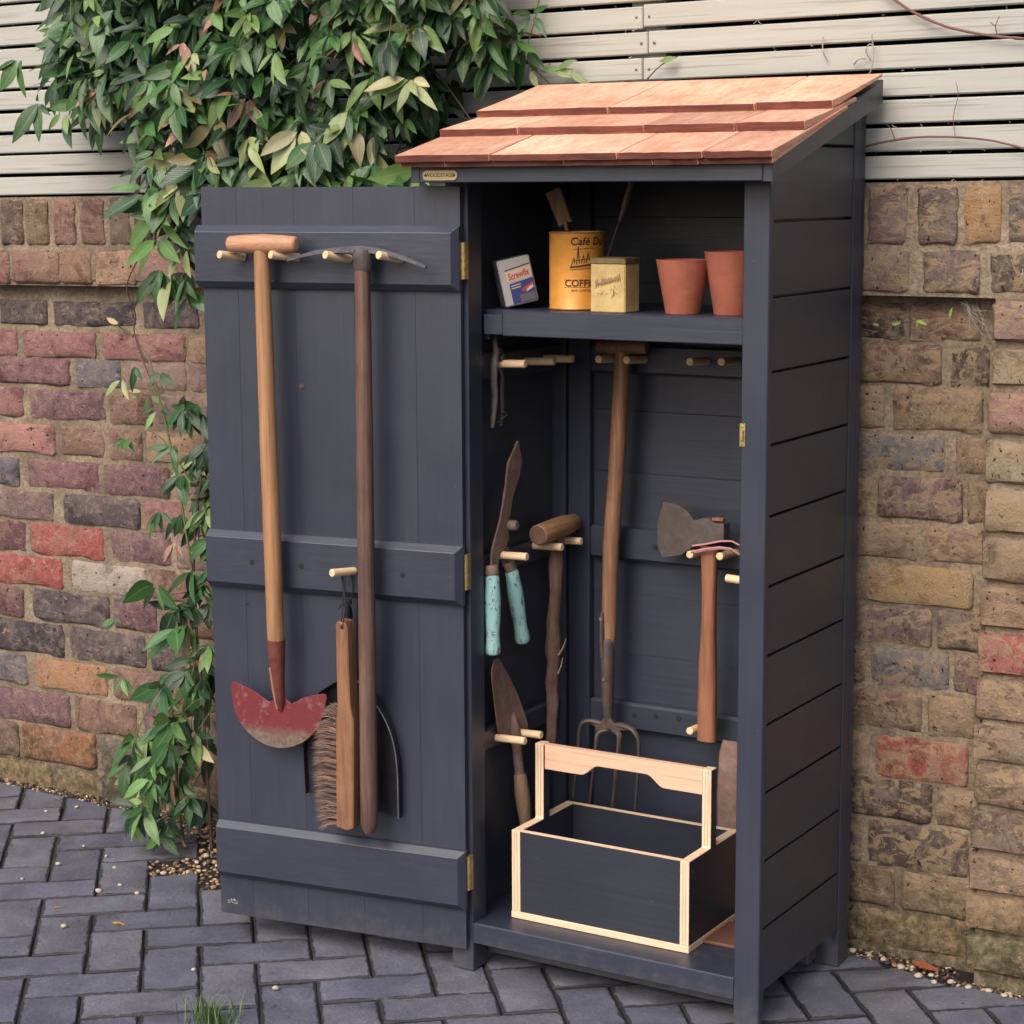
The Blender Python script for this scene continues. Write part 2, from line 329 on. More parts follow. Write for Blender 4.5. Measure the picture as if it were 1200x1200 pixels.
# ------------------------------------------------------------ building helpers
def V3(*a): return Vector(a)
class MB:
    def __init__(s): s.v = []; s.f = []; s.uv = None; s.tint = None
    def add(s, vs, fs):
        o = len(s.v); s.v += [Vector(p) for p in vs]; s.f += [[i + o for i in f] for f in fs]; return o
    def box(s, x0, x1, y0, y1, z0, z1, mat=None):
        P = [(x0, y0, z0), (x1, y0, z0), (x1, y1, z0), (x0, y1, z0), (x0, y0, z1), (x1, y0, z1), (x1, y1, z1), (x0, y1, z1)]
        if mat is not None: P = [mat @ Vector(p) for p in P]
        s.add(P, [(0, 3, 2, 1), (4, 5, 6, 7), (0, 1, 5, 4), (1, 2, 6, 5), (2, 3, 7, 6), (3, 0, 4, 7)]); return s
    def tube(s, pts, rad, n=10, flat=None, cap=True, jitter=0.0, seed=1):
        pts = [Vector(p) for p in pts]
        if not hasattr(rad, '__len__'): rad = [rad] * len(pts)
        r = random.Random(seed); rings = []; ref = None; o = len(s.v)
        for i, p in enumerate(pts):
            a = pts[max(0, i - 1)]; b = pts[min(len(pts) - 1, i + 1)]; d = (b - a).normalized()
            if ref is None: ref = Vector((0, 0, 1)) if abs(d.z) < 0.9 else Vector((1, 0, 0))
            u = d.cross(ref).normalized(); vv = u.cross(d).normalized(); ref = vv
            for k in range(n):
                t = 2 * PI * k / n; q = rad[i] * (1 + jitter * (r.random() - 0.5))
                s.v.append(p + u * math.cos(t) * q * (flat[0] if flat else 1) + vv * math.sin(t) * q * (flat[1] if flat else 1))
        for i in range(len(pts) - 1):
            for k in range(n):
                a = o + i * n + k; b = o + i * n + (k + 1) % n
                s.f.append([a, b, b + n, a + n])
        if cap:
            s.f.append([o + k for k in range(n)][::-1]); s.f.append([o + (len(pts) - 1) * n + k for k in range(n)])
        return s
    def lathe(s, prof, base, axis=Vector((0, 0, 1)), n=28):
        axis = Vector(axis).normalized(); ref = Vector((1, 0, 0)) if abs(axis.x) < 0.9 else Vector((0, 1, 0))
        u = axis.cross(ref).normalized(); vv = axis.cross(u).normalized(); o = len(s.v); base = Vector(base)
        for r, h in prof:
            for k in range(n):
                t = 2 * PI * k / n; s.v.append(base + axis * h + u * (r * math.cos(t)) + vv * (r * math.sin(t)))
        for i in range(len(prof) - 1):
            for k in range(n):
                a = o + i * n + k; b = o + i * n + (k + 1) % n; s.f.append([a, b, b + n, a + n])
        s.f.append([o + k for k in range(n)][::-1]); s.f.append([o + (len(prof) - 1) * n + k for k in range(n)])
        return s
    def prism(s, poly, fn, t0, t1, bev=0.0):
        """poly of (a,b) mapped by fn(a,b,t) -> world, from t0 to t1, optional edge chamfer on both faces"""
        n = len(poly)
        def inset(d):
            if d == 0: return poly
            c = (sum(p[0] for p in poly) / n, sum(p[1] for p in poly) / n); out = []
            area = sum(poly[i][0] * poly[(i + 1) % n][1] - poly[(i + 1) % n][0] * poly[i][1] for i in range(n)); sg = 1 if area > 0 else -1
            for i in range(n):
                p = Vector(poly[i]); a = Vector(poly[i - 1]); b = Vector(poly[(i + 1) % n])
                e1 = (p - a).normalized(); e2 = (b - p).normalized()
                nn = Vector((-(e1.y + e2.y), e1.x + e2.x))
                if nn.length < 1e-6: nn = Vector((-e1.y, e1.x))
                out.append(tuple(p + nn.normalized() * d * sg))
            return out
        L = [(inset(bev), t0), (poly, t0 + bev), (poly, t1 - bev), (inset(bev), t1)] if bev else [(poly, t0), (poly, t1)]
        o = len(s.v)
        for pl, t in L: s.v += [Vector(fn(a, b, t)) for a, b in pl]
        for i in range(len(L) - 1):
            for k in range(n):
                a = o + i * n + k; b = o + i * n + (k + 1) % n; s.f.append([a, b, b + n, a + n])
        s.f.append([o + k for k in range(n)][::-1]); s.f.append([o + (len(L) - 1) * n + k for k in range(n)])
        return s
    def mesh(s, name, mat, smooth=False, off=None, bev=0.0, angle=40, recalc=True):
        me = bpy.data.meshes.new(name)
        vs = [v - off for v in s.v] if off is not None else s.v
        me.from_pydata([tuple(v) for v in vs], [], s.f)
        if recalc or bev:
            bm = bmesh.new(); bm.from_mesh(me)
            if recalc: bmesh.ops.recalc_face_normals(bm, faces=bm.faces)
            if bev:
                es = [e for e in bm.edges if len(e.link_faces) == 2 and e.calc_face_angle(0) > 0.6]
                bmesh.ops.bevel(bm, geom=es, offset=bev, segments=1, affect='EDGES', profile=0.5, clamp_overlap=True)
            bm.to_mesh(me); bm.free()
        if mat is not None:
            for m in (mat if isinstance(mat, list) else [mat]): me.materials.append(m)
        if smooth:
            me.polygons.foreach_set('use_smooth', [True] * len(me.polygons))
            try: me.set_sharp_from_angle(angle=math.radians(angle))
            except Exception: pass
        me.update(); return me
    def build(s, name, mat, parent=None, smooth=False, bev=0.0, **k):
        off = root_loc(parent) if parent is not None else None
        me = s.mesh(name, mat, smooth, off, bev, **k)
        return link(name, me, parent)
def link(name, me, parent=None):
    o = bpy.data.objects.new(name, me); COL.objects.link(o)
    if parent is not None: o.parent = parent
    return o
def root_loc(o):
    p = Vector((0, 0, 0))
    while o is not None: p = p + o.location; o = o.parent
    return p
def thing(name, label, cat, loc=(0, 0, 0), group=None):
    o = bpy.data.objects.new(name, None); COL.objects.link(o); o.location = loc; o.empty_display_size = 0.1
    o['label'] = label; o['category'] = cat
    if group: o['group'] = group
    return o
def tag(o, label=None, cat=None, group=None, kind=None):
    if label: o['label'] = label
    if cat: o['category'] = cat
    if group: o['group'] = group
    if kind: o['kind'] = kind
    return o
def box(name, x0, x1, y0, y1, z0, z1, mat, parent, bev=0.0015):
    return MB().box(x0, x1, y0, y1, z0, z1).build(name, mat, parent, bev=bev)
def text_mesh(txt, size, shear=0.0, space=1.0, bold=0.0):
    c = bpy.data.curves.new('lettering', 'FONT'); c.body = txt; c.size = size; c.shear = shear; c.space_character = space
    c.align_x = 'CENTER'; c.align_y = 'CENTER'; c.offset = bold; c.resolution_u = 3
    o = bpy.data.objects.new('lettering', c); COL.objects.link(o)
    dg = bpy.context.evaluated_depsgraph_get(); me = bpy.data.meshes.new_from_object(o.evaluated_get(dg))
    bpy.data.objects.remove(o); bpy.data.curves.remove(c)
    vs = [v.co.copy() for v in me.vertices]; fs = [list(p.vertices) for p in me.polygons]
    bpy.data.meshes.remove(me); return vs, fs
def set_tint(me, cols):
    """one colour per vertex"""
    at = me.color_attributes.new('tint', 'FLOAT_COLOR', 'POINT'); buf = []
    for c in cols: buf += [c[0], c[1], c[2], 1.0]
    at.data.foreach_set('color', buf)

# ------------------------------------------------------------ measured outlines (metres)
ROWS_L=[[[-2.264,-2.114,[78,70,74]],[-2.101,-1.956,[78,70,74]],[-1.936,-1.693,[55,52,58]],[-1.673,-1.521,[78,70,74]],1.0857,1.1411],[[-2.297,-2.052,[150,98,98]],[-2.031,-1.815,[150,98,98]],[-1.792,-1.559,[150,98,98]],[-1.547,-1.367,[165,135,105]],1.0148,1.0723],[[-2.136,-1.897,[128,88,92]],[-1.876,-1.745,[95,95,105]],[-1.733,-1.561,[142,115,108]],[-1.549,-1.369,[142,115,108]],0.9511,1.0109],[[-2.278,-2.041,[150,98,98]],[-2.02,-1.796,[112,80,88]],[-1.781,-1.658,[125,95,80]],[-1.643,-1.463,[142,115,108]],0.8735,0.9414],[[-2.201,-1.949,[175,120,112]],[-1.93,-1.803,[125,95,80]],[-1.787,-1.69,[125,95,80]],[-1.676,-1.477,[165,135,105]],0.7934,0.8598],[[-2.29,-2.064,[95,95,105]],[-2.038,-1.822,[128,88,92]],[-1.804,-1.616,[112,80,88]],[-1.599,-1.422,[142,115,108]],0.7148,0.7797],[[-2.197,-1.962,[115,92,90]],[-1.928,-1.704,[78,70,74]],[-1.687,-1.58,[150,98,98]],[-1.561,-1.378,[142,115,108]],0.6397,0.705],[[-2.3,-2.052,[95,58,62]],[-2.038,-1.813,[165,75,70]],[-1.793,-1.617,[112,80,88]],[-1.602,-1.403,[142,115,108]],0.5601,0.6317],[[-2.179,-1.942,[165,75,70]],[-1.913,-1.691,[190,178,165]],[-1.676,-1.552,[125,95,80]],[-1.537,-1.382,[150,98,98]],0.484,0.5521],[[-2.311,-2.069,[95,58,62]],[-2.036,-1.803,[78,70,74]],[-1.788,-1.667,[112,80,88]],[-1.652,-1.454,[125,95,80]],0.4055,0.476],[[-2.189,-1.945,[55,52,58]],[-1.926,-1.7,[78,70,74]],[-1.683,-1.589,[78,70,74]],[-1.572,-1.387,[142,115,108]],0.3224,0.3974],[[-2.323,-2.065,[95,95,105]],[-2.038,-1.818,[175,128,90]],[-1.798,-1.592,[125,95,80]],[-1.575,-1.389,[165,135,105]],0.2448,0.3142],[[-2.214,-1.935,[112,80,88]],[-1.919,-1.733,[125,95,80]],[-1.715,-1.595,[112,80,88]],[-1.578,-1.392,[142,115,108]],0.1545,0.2326],[[-2.335,-2.102,[125,95,80]],[-2.088,-1.86,[150,95,65]],[-1.845,-1.656,[100,95,88]],[-1.641,-1.441,[125,95,80]],0.0656,0.1483]]
ROWS_R=[[[-0.046,0.057,[75,65,58]],[0.064,0.193,[125,95,80]],1.1221,1.1857],[[-0.15,-0.036,[125,98,82]],[-0.027,0.125,[125,98,82]],[0.14,0.211,[75,65,58]],1.0448,1.1132],[[-0.115,0.024,[140,118,92]],[0.039,0.201,[140,118,92]],0.9655,1.0388],[[-0.197,-0.049,[140,118,92]],[-0.039,0.135,[112,112,112]],[0.155,0.216,[140,118,92]],0.8917,0.9579],[[-0.112,0.001,[125,98,82]],[0.016,0.17,[115,92,90]],[0.179,0.233,[140,118,92]],0.8068,0.8811],[[-0.045,0.09,[140,118,92]],[0.104,0.221,[125,98,82]],0.7335,0.7976],[[-0.126,-0.011,[125,98,82]],[0.0,0.193,[165,138,90]],0.6568,0.7228],[[-0.033,0.121,[115,92,90]],[0.132,0.226,[75,65,58]],0.5812,0.6476],[[-0.14,-0.004,[140,118,92]],[0.009,0.155,[112,112,112]],[0.164,0.228,[115,92,90]],0.5019,0.5734],[[-0.038,0.107,[125,98,82]],[0.118,0.231,[140,118,92]],0.4237,0.4941],[[-0.12,0.01,[140,118,92]],[0.023,0.194,[160,75,62]],0.3356,0.4112],[[-0.034,0.13,[75,65,58]],[0.14,0.236,[140,118,92]],0.2564,0.3293],[[-0.133,0.001,[75,65,58]],[0.012,0.2,[75,65,58]],0.1671,0.2485],[[-0.031,0.065,[125,98,82]],[0.078,0.211,[140,118,92]],0.0901,0.1607],[[-0.079,-0.005,[75,65,58]],[0.004,0.204,[150,125,85]],0.0158,0.082]]
SOL=[[-2.123,-2.051,[110,85,75]],[-2.044,-1.976,[95,75,68]],[-1.966,-1.9,[120,100,75]],[-1.885,-1.82,[150,110,95]],[-1.805,-1.739,[130,95,85]],[-1.724,-1.664,[120,105,85]],[-1.654,-1.593,[125,95,90]],[-1.583,-1.523,[120,95,92]],[-0.103,-0.012,[120,100,98]],[0.001,0.071,[128,102,100]],[0.092,0.161,[95,85,80]],[0.173,0.234,[175,135,85]],[0.246,0.31,[100,92,84]],[0.32,0.373,[120,100,90]]]
COR=[[-2.21,-2.024,[140,95,85]],[-2.011,-1.875,[135,100,85]],[-1.87,-1.78,[150,115,90]],[-1.77,-1.654,[175,140,110]],[-1.644,-1.496,[150,115,105]],[-0.134,-0.022,[120,100,95]],[-0.006,0.077,[130,108,102]],[0.104,0.201,[118,100,92]],[0.22,0.3,[85,80,70]],[0.309,0.405,[110,95,85]]]
PIER=[[1.1293,1.1974,[125,100,95]],[1.0551,1.1222,[170,155,125]],[0.9746,1.0465,[165,115,110]],[0.8907,0.966,[165,150,120]],[0.8063,0.882,[160,142,112]],[0.7227,0.8004,[140,120,92]],[0.6415,0.7153,[150,118,88]],[0.5612,0.6341,[165,85,78]],[0.479,0.5538,[130,105,85]],[0.4067,0.4714,[125,108,85]],[0.328,0.4007,[140,118,90]],[0.2472,0.3204,[95,80,68]],[0.1736,0.2395,[130,110,88]],[0.1026,0.1674,[150,122,90]],[0.0282,0.0965,[120,115,85]]]
EDGER_BLADE=[[0.4526,0.5018],[0.4294,0.497],[0.4038,0.4878],[0.3785,0.4732],[0.3682,0.4751],[0.3425,0.4821],[0.33,0.4728],[0.3069,0.4855],[0.2815,0.4934],[0.2589,0.4969],[0.2609,0.4763],[0.2674,0.4528],[0.2831,0.4261],[0.3089,0.4027],[0.3449,0.3888],[0.3757,0.3888],[0.4063,0.3995],[0.4316,0.4202],[0.4465,0.4443],[0.4525,0.4717]]
PAN=[[0.2033,0.5277],[0.1702,0.4905],[0.1416,0.439],[0.1299,0.3763],[0.1298,0.276],[0.1738,0.2818],[0.2371,0.2902],[0.3169,0.3001],[0.318,0.4004],[0.3064,0.4491],[0.2793,0.4957],[0.2461,0.5176]]
BRUSH=[[0.223,0.6337],[0.2178,0.6387],[0.2044,0.6367],[0.1995,0.6279],[0.1992,0.5573],[0.1971,0.488],[0.1909,0.4623],[0.1946,0.2647],[0.2067,0.2585],[0.2288,0.2637],[0.2267,0.4541],[0.2226,0.4856],[0.2229,0.5552]]
BRIST=[[0.2279,0.4773],[0.2482,0.4847],[0.2749,0.4414],[0.2794,0.3938],[0.2774,0.3309],[0.2736,0.2679],[0.2622,0.2374],[0.2306,0.2603]]
PICK=[[0.3118,1.2644],[0.2697,1.275],[0.2282,1.2812],[0.1724,1.2845],[0.1303,1.2805],[0.0903,1.2708],[0.0475,1.2555]]
SHEAR_BLADE=[[0.1658,0.9395],[0.1309,0.9023],[0.1201,0.8518],[0.1026,0.8041],[0.0853,0.7745],[0.075,0.7546],[0.0713,0.7266],[0.0949,0.7228],[0.1019,0.7432],[0.1191,0.7478],[0.133,0.7673],[0.1297,0.784],[0.1457,0.7871],[0.1423,0.7948],[0.1333,0.7961],[0.1475,0.841],[0.1687,0.8708],[0.1808,0.9018]]
TANG2=[[0.1068,0.7422],[0.1378,0.7518],[0.1493,0.7136],[0.1202,0.7166]]
TROWEL=[[0.0867,0.5564],[0.0734,0.5451],[0.0689,0.5297],[0.0746,0.5003],[0.0855,0.4555],[0.0939,0.4204],[0.1115,0.4067],[0.1611,0.3973],[0.1841,0.4039],[0.1824,0.4237],[0.1573,0.4775],[0.1306,0.5166],[0.1042,0.5481]]
SNIP1=[[0.1099,1.1497],[0.0984,1.1444],[0.0895,1.1331],[0.0885,1.1193],[0.0922,1.1032],[0.0863,1.0877],[0.084,1.0561],[0.0875,1.0279],[0.0833,0.9983],[0.0773,0.9718]]
SNIP2=[[0.1122,1.1096],[0.1159,1.0953],[0.1061,1.0821],[0.1194,1.061],[0.117,1.025],[0.1187,0.9986],[0.1145,0.9708]]
SNIPS=[[0.0853,0.9801],[0.1006,0.9805],[0.1161,0.987],[0.1259,0.9901],[0.1182,0.9969],[0.1085,0.9959]]
PEGS_L=[[0.1143,1.0797,0.1014,1.0832],[0.2147,1.0766,0.2027,1.0799],[0.2822,1.0762,0.2709,1.0794],[0.1104,0.7371,0.1106,0.7425],[0.2493,0.7358,0.2612,0.7392],[0.3061,0.7351,0.3095,0.7398],[0.0978,0.4027,0.1052,0.4092],[0.1606,0.3989,0.157,0.4079]]
AXE=[[-0.3282,0.8293],[-0.306,0.8271],[-0.289,0.8231],[-0.2754,0.8149],[-0.2635,0.8012],[-0.2451,0.8065],[-0.2351,0.8073],[-0.2218,0.8],[-0.2035,0.8007],[-0.2031,0.7687],[-0.2513,0.7553],[-0.2614,0.7559],[-0.2882,0.7365],[-0.3291,0.7266],[-0.3396,0.7476],[-0.3416,0.7864],[-0.3349,0.8102]]
AXEH=[[-0.253,0.7551],[-0.2212,0.7579],[-0.2235,0.6652],[-0.2203,0.4043],[-0.2559,0.3993],[-0.2526,0.5687],[-0.2486,0.6627]]
FORK_SHAFT=[[-0.4158,1.0945],[-0.4289,0.8643],[-0.439,0.7374],[-0.4474,0.5767],[-0.4452,0.423]]
TINES=[[[-0.4469,0.3992],[-0.4795,0.4047],[-0.4959,0.3927],[-0.5024,0.3521],[-0.5178,0.25]],[[-0.4414,0.3926],[-0.4604,0.3827],[-0.4641,0.3525],[-0.4792,0.2409]],[[-0.436,0.3933],[-0.4172,0.3885],[-0.4154,0.3643],[-0.4301,0.2411]],[[-0.4361,0.4007],[-0.3985,0.4033],[-0.3798,0.3936],[-0.3748,0.365],[-0.3859,0.2456]]]
BACKP=[[-0.45,1.0816],[-0.393,1.0823],[-0.2683,1.0843],[-0.2076,1.0867],[-0.2649,0.7418],[-0.2066,0.744],[-0.2617,0.4192]]
FOL_TOP=[[-1.7609,1.8101],[-1.8046,1.6731],[-1.7954,1.6202],[-1.727,1.5518],[-1.6229,1.5114],[-1.5433,1.4842],[-1.5117,1.4236],[-1.5033,1.3545],[-1.4587,1.3374],[-1.4315,1.1734],[-1.3873,1.1572],[-1.3579,1.3547],[-0.8728,1.3551],[-0.862,1.4345],[-0.8041,1.4732],[-0.7843,1.5429],[-0.7557,1.5963],[-0.6635,1.6313],[-0.6451,1.6759],[-0.6627,1.7519]]
FOL_LOW=[[-1.6133,1.0331],[-1.4643,0.9768],[-1.3939,1.0417],[-1.4089,-0.0208],[-1.4789,-0.0038],[-1.5848,0.0464],[-1.6295,0.1361],[-1.6507,0.2102],[-1.5485,0.3377],[-1.5204,0.444],[-1.5518,0.5431],[-1.4891,0.6411],[-1.533,0.7107],[-1.5653,0.7815],[-1.5036,0.8581]]


# ------------------------------------------------------------ ground and pavement
SL = 0.0115                                     # the garden wall's courses rise a little to the right
gm = MB(); gm.add([(-40, -40, -0.022), (40, -40, -0.022), (40, 40, -0.022), (-40, 40, -0.022)], [(0, 1, 2, 3)])
tag(gm.build('ground', MT['soil'], recalc=False), kind='structure')
bed = MB()
NXB, NYB = 120, 80
for j in range(NYB + 1):
    for i in range(NXB + 1):
        x = -2.9 + 4.3 * i / NXB; y = -1.6 + 2.1 * j / NYB
        bed.v.append(Vector((x, y, -0.0050 + 0.0020 * noise.noise(Vector((x * 22, y * 22, 0))))))
for j in range(NYB):
    for i in range(NXB):
        a = j * (NXB + 1) + i; bed.f.append([a, a + 1, a + NXB + 2, a + NXB + 1])
pave = tag(bed.build('pavement', MT['soil'], recalc=False, smooth=True), kind='structure')
PO = Vector((-1.1388, -0.2161)); PW = 0.10181; PA = math.radians(39.606)
def plat(u, v): return PO + Vector((math.cos(PA) * u - math.sin(PA) * v, math.sin(PA) * u + math.cos(PA) * v)) * PW
EDGE = [(-3.2, 0.45), (-1.95, 0.431), (-1.80, 0.419), (-1.66, 0.411), (-1.45, 0.405), (-0.4, 0.40), (-0.006, 0.418), (0.052, 0.416), (0.105, 0.402), (0.165, 0.374), (0.253, 0.380), (0.332, 0.372), (1.5, 0.36)]
def edge_y(x):
    for (a, b), (c, d) in zip(EDGE, EDGE[1:]):
        if a <= x <= c: return b + (d - b) * (x - a) / (c - a)
    return 0.4
def paver_mesh(seed, L=0.2008, W=0.0992):
    r = random.Random(seed); m = MB(); nx, ny = 9, 5
    xs = [-L / 2, -L / 2 + .003, -L * .36, -L * .2, 0, L * .2, L * .36, L / 2 - .003, L / 2]; ys = [-W / 2, -W / 2 + .003, 0, W / 2 - .003, W / 2]
    tilt = (r.uniform(-.003, .003), r.uniform(-.005, .005))
    for j, y in enumerate(ys):
        for i, x in enumerate(xs):
            e = i in (0, nx - 1) or j in (0, ny - 1)
            z = -0.0022 if e else r.uniform(-.0006, .0006)
            dx = dy = 0
            if e: dx = r.uniform(-.0013, .0013); dy = r.uniform(-.0013, .0013); z += r.uniform(-.0015, .0008)
            if (i in (0, nx - 1)) and (j in (0, ny - 1)): dx -= math.copysign(r.uniform(.0005, .005), x); dy -= math.copysign(r.uniform(.0005, .004), y)
            m.v.append(Vector((x + dx, y + dy, z + tilt[0] * x + tilt[1] * y)))
    for j in range(ny - 1):
        for i in range(nx - 1):
            a = j * nx + i; m.f.append([a, a + 1, a + nx + 1, a + nx])
    ring = list(range(nx)) + [nx * j + nx - 1 for j in range(1, ny)] + [nx * (ny - 1) + i for i in range(nx - 2, -1, -1)] + [nx * j for j in range(ny - 2, 0, -1)]
    o = len(m.v)
    for k in ring: v = m.v[k].copy(); v.z = -0.03; m.v.append(v)
    for q in range(len(ring)): a = ring[q]; b = ring[(q + 1) % len(ring)]; m.f.append([b, a, o + q, o + (q + 1) % len(ring)])
    return m.mesh('paver', MT['paver'], True, recalc=False, angle=35)
PAV = [paver_mesh(s) for s in range(10)]
camI = cam.matrix_world.inverted()
def in_view(p, mar=0.06):
    q = camI @ p; z = -q.z
    if z <= 0.1: return False
    h = 0.5 * 36 / cam_d.lens + mar
    return abs(q.x / z) < h and abs(q.y / z) < h
missing = {('H', 0, 4), ('H', 1, 3), ('V', 1, 5), ('V', 2, 4), ('H', -1 + 2, 3)}
far_cells = []; n_pav = 0
for i in range(-50, 60):
    for j in range(-50, 60):
        s = (i + j) % 4
        if s == 0: c = plat(i + 1, j + .5); kind = 'H'
        elif s == 2: c = plat(i + .5, j + 1); kind = 'V'
        else: continue
        if not (-3.4 < c.x < 2.2 and -3.4 < c.y < 0.55): continue
        if (kind, i, j) in missing: continue
        ey = edge_y(c.x)
        if -1.52 < c.x < -0.5: ey = 0.34 if c.x < -1.40 else 0.30
        if c.y > ey + 0.045: continue
        ang = PA + (PI / 2 if kind == 'V' else 0)
        P = Vector((c.x, c.y, 0))
        if in_view(P) and n_pav < 298:
            n_pav += 1
            r = random.Random(i * 991 + j * 37)
            me = PAV[r.randrange(10)]
            flip = r.choice((0, PI)); rz = ang + flip + r.uniform(-.006, .006); zz = r.uniform(-.002, .0012)
            if c.y > ey - 0.11:                  # cut the paver along the edge
                me = me.copy(); bm = bmesh.new(); bm.from_mesh(me)
                T = Matrix.Translation((P.x, P.y, zz)) @ Matrix.Rotation(rz, 4, 'Z')
                e0 = Vector((c.x - .06, edge_y(c.x - .06), 0)); e1 = Vector((c.x + .06, edge_y(c.x + .06), 0))
                if -1.52 < c.x < -0.5: e0 = Vector((c.x, ey, 0)); e1 = Vector((c.x + .1, ey, 0))
                d = (e1 - e0).normalized(); nn = Vector((-d.y, d.x, 0))
                Ti = T.inverted()
                bmesh.ops.bisect_plane(bm, geom=bm.verts[:] + bm.edges[:] + bm.faces[:], plane_co=Ti @ e0, plane_no=(Ti.to_3x3() @ nn), clear_outer=True)
                if not bm.faces: bm.free(); continue
                bm.to_mesh(me); bm.free()
            o = link('paver', me, pave); o.location = (P.x, P.y, zz); o.rotation_euler = (0, 0, rz)
            b = r.choice([(83, 86, 99), (87, 88, 100), (80, 83, 96), (91, 91, 102), (86, 88, 99), (84, 86, 101), (88, 90, 101), (78, 81, 94)])
            k = r.uniform(1.08, 1.24); o.color = lin(b, k)
        else:
            far_cells.append((c, ang))
fm = MB()
for c, ang in far_cells:
    T = Matrix.Translation((c.x, c.y, 0)) @ Matrix.Rotation(ang, 4, 'Z')
    fm.box(-.0985, .0985, -.048, .048, -.03, -.001 + rnd.uniform(-.0015, .001), T)
fo = tag(fm.build('outer_pavers', MT['paver'], pave), kind='stuff'); fo.color = lin((86, 85, 97))

# ------------------------------------------------------------ brick walls
def brick_mesh(L, H, seed, round_=0.0035, D=0.05):
    r = random.Random(seed); m = MB()
    fx = [0, .03, .12, .3, .5, .7, .88, .97, 1]; fz = [0, .1, .35, .65, .9, 1]
    if L < 0.12: fx = [0, .06, .3, .55, .8, .94, 1]
    if H > L: fx, fz = [0, .1, .4, .65, .9, 1], [0, .06, .25, .5, .75, .94, 1]
    nx, nz = len(fx), len(fz)
    tx = r.uniform(-.012, .012); tz = r.uniform(-.02, .02); so = r.uniform(0, 99)
    for j, b in enumerate(fz):
        for i, a in enumerate(fx):
            x = (a - .5) * L; z = (b - .5) * H
            e = i in (0, nx - 1) or j in (0, nz - 1); e2 = i in (1, nx - 2) or j in (1, nz - 2)
            y = 0.003 * noise.noise(Vector((x * 35, so, z * 35))) + tx * x + tz * z
            if e: y += round_ + r.uniform(-.001, .003); x += r.uniform(-.0022, .0022); z += r.uniform(-.0022, .0022)
            elif e2: y += r.uniform(0, .0018)
            if (i in (0, nx - 1)) and (j in (0, nz - 1)): x *= 1 - r.uniform(.0, .03); z *= 1 - r.uniform(.02, .12)
            m.v.append(Vector((x, y, z)))
    for j in range(nz - 1):
        for i in range(nx - 1):
            a = j * nx + i; m.f.append([a, a + 1, a + nx + 1, a + nx])
    ring = list(range(nx)) + [nx * j + nx - 1 for j in range(1, nz)] + [nx * (nz - 1) + i for i in range(nx - 2, -1, -1)] + [nx * j for j in range(nz - 2, 0, -1)]
    o = len(m.v)
    for k in ring: v = m.v[k].copy(); v.y = D; m.v.append(v)
    for q in range(len(ring)): a = ring[q]; b = ring[(q + 1) % len(ring)]; m.f.append([b, a, o + q, o + (q + 1) % len(ring)])
    return m.mesh('brick', MT['brick'], True, recalc=False, angle=60)
BR = {'s': [brick_mesh(.215, .066, k) for k in range(8)], 'h': [brick_mesh(.105, .066, 20 + k) for k in range(6)],
      'v': [brick_mesh(.068, .105, 40 + k) for k in range(6)], 'p': [brick_mesh(.215, .068, 60 + k, 0.014, 0.07) for k in range(5)]}
BRW = {}
for k_, l_ in BR.items():
    BRW[k_] = []
    for me_ in l_:
        m2 = me_.copy(); m2.materials[0] = MT['brick_worn']; BRW[k_].append(m2)
BD = {'s': (.215, .066), 'h': (.105, .066), 'v': (.068, .105), 'p': (.215, .068)}
def lay(parent, x0, x1, z0, z1, y, col, cls=None, r=rnd, prot=0.0034):
    col = [col[i] * .72 + (112, 98, 95)[i] * .28 for i in range(3)]
    L = x1 - x0; H = z1 - z0
    if cls is None: cls = 's' if L > 0.14 else 'h'
    me = r.choice((BRW if x0 > -.8 else BR)[cls]); bl, bh = BD[cls]
    o = link('brick', me, parent)
    o.location = Vector(((x0 + x1) / 2, y - prot + r.uniform(-.0025, .002), (z0 + z1) / 2)) - root_loc(parent)
    o.scale = (L / bl, 1, H / bh); o.rotation_euler = (0, -math.atan(SL) + r.uniform(-.006, .006), 0)
    k = r.uniform(.92, 1.06); o.color = lin(col, k)
    return o
def face_grid(m, x0, x1, z0, z1, y, amp=0.004, cell=0.011, slope=True):
    nx = max(2, int((x1 - x0) / cell)); nz = max(2, int((z1 - z0) / cell)); o = len(m.v)
    for j in range(nz + 1):
        for i in range(nx + 1):
            x = x0 + (x1 - x0) * i / nx; z = z0 + (z1 - z0) * j / nz + (SL * x if slope and j else 0)
            d = noise.noise(Vector((x * 30, 3.1, z * 30))) * .6 + noise.noise(Vector((x * 90, 7.7, z * 90))) * .4
            m.v.append(Vector((x, y - amp * d, z)))
    for j in range(nz):
        for i in range(nx):
            a = o + j * (nx + 1) + i; m.f.append([a, a + 1, a + nx + 2, a + nx + 1])
def sbox(m, x0, x1, y0, y1, z0, z1):
    P = [(x0, y0, z0), (x1, y0, z0), (x1, y1, z0), (x0, y1, z0)]
    P = [(a, b, c + (SL * a if z0 > 0.3 else 0)) for a, b, c in P] + [(a, b, z1 + SL * a) for a, b in ((x0, y0), (x1, y0), (x1, y1), (x0, y1))]
    m.add(P, [(0, 3, 2, 1), (4, 5, 6, 7), (0, 1, 5, 4), (1, 2, 6, 5), (2, 3, 7, 6), (3, 0, 4, 7)])
WX0, WX1 = -3.0, 1.4
wall = thing('brick_wall', 'old mixed brick garden wall with projecting brick-on-edge coping behind the cupboard', 'wall', (-1.0, .47, 0))
m = MB(); face_grid(m, WX0, .26, -.03, 1.198, .4545); face_grid(m, WX0, WX1, 1.2, 1.392, .4105, .003)
m.build('mortar', MT['mortar'], wall, smooth=True, recalc=False)
